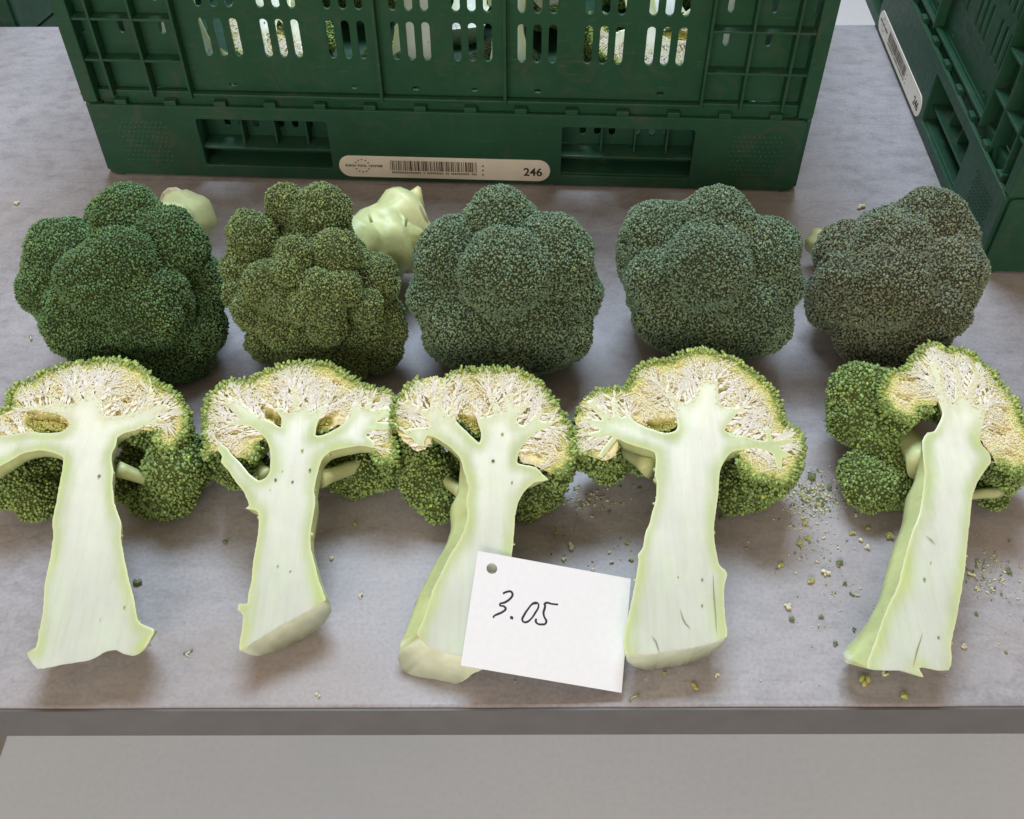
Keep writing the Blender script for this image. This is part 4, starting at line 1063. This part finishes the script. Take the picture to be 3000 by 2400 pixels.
    for cl in S['cracks']:
        P_ = np.array(cl, float); n_ = len(P_)
        tg = np.gradient(P_, axis=0); nn_ = np.stack([-tg[:, 1], tg[:, 0]], 1); nn_ /= (np.linalg.norm(nn_, axis=1, keepdims=True) + 1e-9)
        wv_ = .38 * np.sin(np.linspace(.15, math.pi - .1, n_))[:, None]
        Vr = lift(np.concatenate([P_ + nn_ * wv_, P_ - nn_ * wv_]), .95)
        Fr = [f for q in range(n_ - 1) for f in ((q, q + 1, q + 1 + n_), (q, q + 1 + n_, q + n_))]
        mobj('crack', mesh_np('crack', Vr * MM, Fr, np.tile((.30, .31, .17), (len(Vr), 1))), M['skin'], so)
    # loose buds lying on the cut face
    pts = V2[(d > 4) & (V2[:, 1] < 45) & (V2[:, 1] > S['endy'] + 10)]
    pts = pts[rng.choice(len(pts), 8 if k == 1 else 3, replace=False)] + rng.uniform(-1, 1, (8 if k == 1 else 3, 2))
    nb = len(pts)
    rr = rng.uniform(.3, .95, nb)
    Vs, Fs, Cs = bits(lift(pts, .9), rand_dirs(nb), np.tile(nrm, (nb, 1)) + rng.normal(0, .1, (nb, 3)), np.stack([rr * 1.3, rr, rr], 1), np.tile((.16, .21, .07), (nb, 1)) * rng.uniform(.6, 2.2, (nb, 1)), shape='ico')
    mobj('loose_buds', mesh_np('loose_buds', Vs * MM, Fs, Cs), M['bud'], so, 'stuff')
    return t
half_things = [build_half(S, k) for k, S in enumerate(HALVES)]

# ------------------------------------------------------------------ card with handwritten number
def build_card():
    W, Hh = .090, .0650
    R = Matrix(((.97484, .13063, .18063), (-.07159, .95085, -.30127), (-.2111, .28076, .93627))).to_4x4()
    t = thing('number_card', 'white card with a punched hole and handwritten 3.05', 'card')
    t.matrix_world = Matrix.Translation((.0201, .3014, .0232)) @ R
    hole = [(-.0357 + .0031 * math.cos(a), .0238 + .0031 * math.sin(a)) for a in [2 * math.pi * q / 28 for q in range(28)]]
    me = plate_mesh('paper', [(-W / 2, -Hh / 2), (W / 2, -Hh / 2), (W / 2, Hh / 2), (-W / 2, Hh / 2)], [hole], .0004)
    mobj('paper', me, M['card'], t)
    strokes = dict(
        three=[(-27.53, 10.66), (-25.37, 12.1), (-23.07, 12.51), (-22.1, 11.1), (-22.85, 8.87), (-25.6, 6.02), (-28.44, 3.95), (-26.05, 3.59), (-24.87, 2.5), (-25.93, .75), (-28.76, -1.3), (-30.64, -2.66), (-31.1, -3.77)],
        point=[(-21.7, -2.1), (-20.8, -1.9), (-21.1, -2.7)],
        zero=[(-7.85, 8.39), (-10.14, 7.72), (-12.35, 4.45), (-14.2, .48), (-14.82, -1.95), (-14.0, -3.1), (-12.21, -2.89), (-10.12, -.87), (-8.0, 3.13), (-6.64, 7.03), (-7.08, 8.53), (-8.69, 8.77), (-10.65, 7.63)],
        five=[(-3.28, 9.73), (-2.98, 7.16), (-3.38, 3.95), (-2.57, 1.49), (-1.3, -.37), (-1.64, -1.98), (-3.64, -2.74), (-5.98, -2.74), (-7.16, -1.65), (-7.09, -.08)],
        bar=[(-3.64, 8.35), (-2.6, 9.75), (.68, 9.75), (4.34, 10.03)])
    for nm, pts in strokes.items():
        cu = bpy.data.curves.new('handwriting', 'CURVE'); cu.dimensions = '3D'; cu.bevel_depth = .00058; cu.bevel_resolution = 2; cu.resolution_u = 8; cu.use_fill_caps = True
        s = cu.splines.new('BEZIER'); s.bezier_points.add(len(pts) - 1)
        for b, p in zip(s.bezier_points, pts):
            b.co = (p[0] * MM, p[1] * MM, 0); b.handle_left_type = b.handle_right_type = 'AUTO'
            b.radius = random.uniform(.8, 1.15) * (1.5 if nm == 'point' else 1)
        o = bpy.data.objects.new('tmp', cu); col.objects.link(o)
        dg = bpy.context.evaluated_depsgraph_get(); dg.update()
        me = bpy.data.meshes.new_from_object(o.evaluated_get(dg)); bpy.data.objects.remove(o); bpy.data.curves.remove(cu)
        me.materials.clear()
        for v in me.vertices: v.co.z = .00024 + v.co.z * .12
        mobj('handwriting', me, M['ink'], t)
build_card()

# ------------------------------------------------------------------ broccoli stacked inside the filled crate
def fill_crate():
    Tc = crate.matrix_basis.copy()
    spots = [(-.225, .112, .105, 0, 42, 5, 0), (-.125, .108, .100, 2, 38, -6, 1), (-.035, .110, .110, 3, 44, 4, 0), (.055, .108, .104, 1, 40, -5, 0), (.140, .110, .108, 0, 43, 6, 1), (.222, .112, .105, 2, 40, -3, 0),
             (-.170, .215, .135, 3, 48, 8, 1), (-.050, .220, .140, 1, 46, -9, 1), (.080, .215, .135, 0, 50, 10, 0), (.190, .220, .135, 3, 47, -8, 1)]
    notes = ['crown up against the corner grid', 'foot up against the slots', 'crown up beside the wall rib', 'crown up with forked branches', 'foot up against the slots near the worn corner', 'crown up against the far corner grid',
             'foot up in the second row', 'foot up and leaning back in the second row', 'crown up in the second row', 'foot up behind the end grid in the second row']
    for i, (x, y, z, k, tilt, rz, flip) in enumerate(spots):
        o = copy_tree(half_things[k])
        Mx = Tc @ Matrix.Translation((x, y, z)) @ Matrix.Rotation(math.radians(rz), 4, 'Z') @ Matrix.Rotation(math.radians(tilt), 4, 'X')
        if flip: Mx = Mx @ Matrix.Rotation(math.pi, 4, 'Z')
        o.matrix_world = Mx @ Matrix.Scale(.80, 4)
        o['label'] = 'halved broccoli inside the filled crate, ' + notes[i]
        o['group'] = 'broccoli inside the filled crate'
    for i, (x, y) in enumerate(((-.20, .20), (-.10, .215), (0, .20), (.10, .215), (.20, .20))):
        o = copy_tree(half_things[(i + 1) % 5])
        o.matrix_world = Tc @ Matrix.Translation((x, y + .06, .0255)) @ Matrix.Rotation(math.pi * (i % 2), 4, 'Z') @ Matrix.Scale(.72, 4)
        o['label'] = 'halved broccoli lying flat on the floor of the filled crate'
        o['group'] = 'halves on the floor of the filled crate'
    for i, x in enumerate((-.225, -.135, -.045, .045, .135, .225)):
        o = copy_tree(head_things[(i * 2 + 1) % 5])
        o.matrix_world = Tc @ Matrix.Translation((x, .068, .0255)) @ Matrix.Rotation((-.3, .2, -.1, .3, -.2, .1)[i], 4, 'Z') @ Matrix.Scale(.56, 4)
        o['label'] = 'small whole broccoli in the bottom layer of the filled crate'
        o['group'] = 'bottom layer of broccoli in the filled crate'
fill_crate()

# ------------------------------------------------------------------ crumbs on the table
def build_crumbs():
    pal = {0: ((.82, .80, .54), (.70, .72, .44)), 1: ((.68, .74, .52), (.20, .27, .14)), 2: ((.20, .26, .13), (.13, .18, .09)), 3: ((.56, .56, .22), (.38, .42, .14))}
    labs = {0: ('pale cream broccoli crumb lying on the grey table', 'pale crumbs on the table'),
            1: ('loose broccoli bud with a thin pale stem on the grey table', 'stemmed buds on the table'),
            2: ('dark green broccoli crumb lying on the grey table', 'dark green crumbs on the table'),
            3: ('yellow-green broccoli crumb lying on the grey table', 'yellow-green crumbs on the table')}
    def crumb(L, k, n):
        P = []; X = []; S = []; c0 = []; c1 = []
        if k == 1:
            for q in range(max(1, n // 2)):
                an = rng.uniform(0, 6.28); d = np.array((math.cos(an), math.sin(an), rng.uniform(-.05, .12)))
                ofs = np.array((*rng.uniform(-.18, .18, 2) * L, 0)); r = L * .11
                P.append(ofs + (0, 0, .13 * L)); X.append(d); S.append((L * .36, L * .055, L * .055)); c0.append(pal[1][0]); c1.append(pal[1][0])
                P.append(ofs + d * L * .36 + (0, 0, .13 * L)); X.append(d); S.append((r * 1.2, r, r)); c0.append(pal[1][1]); c1.append(pal[1][1])
        else:
            for q in range(n):
                an = rng.uniform(0, 6.28); d = np.array((math.cos(an), math.sin(an), rng.uniform(-.25, .35)))
                sc_ = rng.uniform(.14, .30)
                P.append(np.array((*rng.uniform(-.26, .26, 2) * L, sc_ * L * .75 + rng.uniform(0, .12) * L))); X.append(d)
                S.append((L * sc_ * 1.35, L * sc_ * .8, L * sc_ * .7))
                c0.append(np.array(pal[k][0]) * rng.uniform(.8, 1.15)); c1.append(np.array(pal[k][1]) * rng.uniform(.8, 1.15))
        P, X, S, c0, c1 = map(lambda a: np.asarray(a, float), (P, X, S, c0, c1))
        V, F, C = bits(P, X, np.tile((0., 0., 1.), (len(P), 1)) + rng.normal(0, .2, P.shape), S, c0, c1, 'ico')
        V[:, 2] -= V[:, 2].min() - .1
        return V, F, C
    for (x, y, s, k) in CRUMBS:
        V, F, C = crumb(max(s, 1.6), k, int(rng.integers(3, 7)))
        o = mobj('broccoli_crumb', mesh_np('broccoli_crumb', V * MM, F, C), M['curd'])
        o.location = (x * MM, y * MM, 0); o.rotation_euler = (0, 0, rng.uniform(0, 6.28))
        tag(o, labs[k][0], 'crumb', labs[k][1])
    # dusting too fine to count
    Vs, Fs, Cs = [], [], []; nv = 0
    def dust(cx, cy, sx, sy, n, lo, hi):
        nonlocal nv
        for q in range(n):
            x, y = rng.normal(cx, sx), rng.normal(cy, sy)
            if y < 264: continue
            k = int(rng.choice((0, 0, 1, 1, 1, 2, 3), 1)[0])
            V, F, C = crumb(rng.uniform(lo, hi), k, 2)
            a = rng.uniform(0, 6.28); R2 = np.array(((math.cos(a), -math.sin(a)), (math.sin(a), math.cos(a)))); V[:, :2] = V[:, :2] @ R2.T
            V += (x, y, 0); Vs.append(V); Fs.append(F + nv); Cs.append(C); nv += len(V)
    dust(192, 404, 8, 8, 241, 1.9, 3.3)
    dust(190, 408, 11, 15, 300, 1.1, 2.4)
    dust(225, 470, 10, 22, 24, .9, 1.8)
    dust(187, 375, 14, 16, 92, 1.6, 2.9)
    dust(287, 347, 8, 9, 138, 1.8, 3.0)
    dust(50, 402, 14, 6, 51, 2.2, 4.0)
    dust(52, 368, 18, 14, 34, 1.5, 2.2)
    dust(175, 330, 18, 26, 51, 1.2, 2.2)
    dust(290, 310, 12, 25, 34, 1.2, 2.0)
    dust(160, 272, 70, 5, 22, .9, 2.0)
    dust(-60, 340, 80, 40, 30, .8, 1.5)
    dust(-320, 560, 25, 60, 40, .9, 2.0)
    dust(-360, 760, 40, 110, 30, .9, 2.0)
    dust(300, 640, 30, 90, 12, .9, 1.8)
    dust(-210, 430, 60, 60, 30, .8, 1.6)
    o = mobj('fine_crumbs', mesh_np('fine_crumbs', np.concatenate(Vs) * MM, np.concatenate(Fs), np.concatenate(Cs)), M['curd'], None, 'stuff')
    o['label'] = 'fine scatter of broccoli crumbs dusted over the grey table'; o['category'] = 'crumbs'
build_crumbs()

# ------------------------------------------------------------------ stack of crates on the floor behind the table
def build_stack():
    for q in range(4):
        c = copy_tree(crate)
        c.location = (-.825, 1.140, -.75 + q * .2403); c.rotation_euler = (0, 0, math.radians(-15))
        c['label'] = ('bottom', 'second lowest', 'second highest', 'topmost')[q] + ' dark green crate of the stack on the floor behind the table'
        c['group'] = 'crates stacked behind the table'
build_stack()
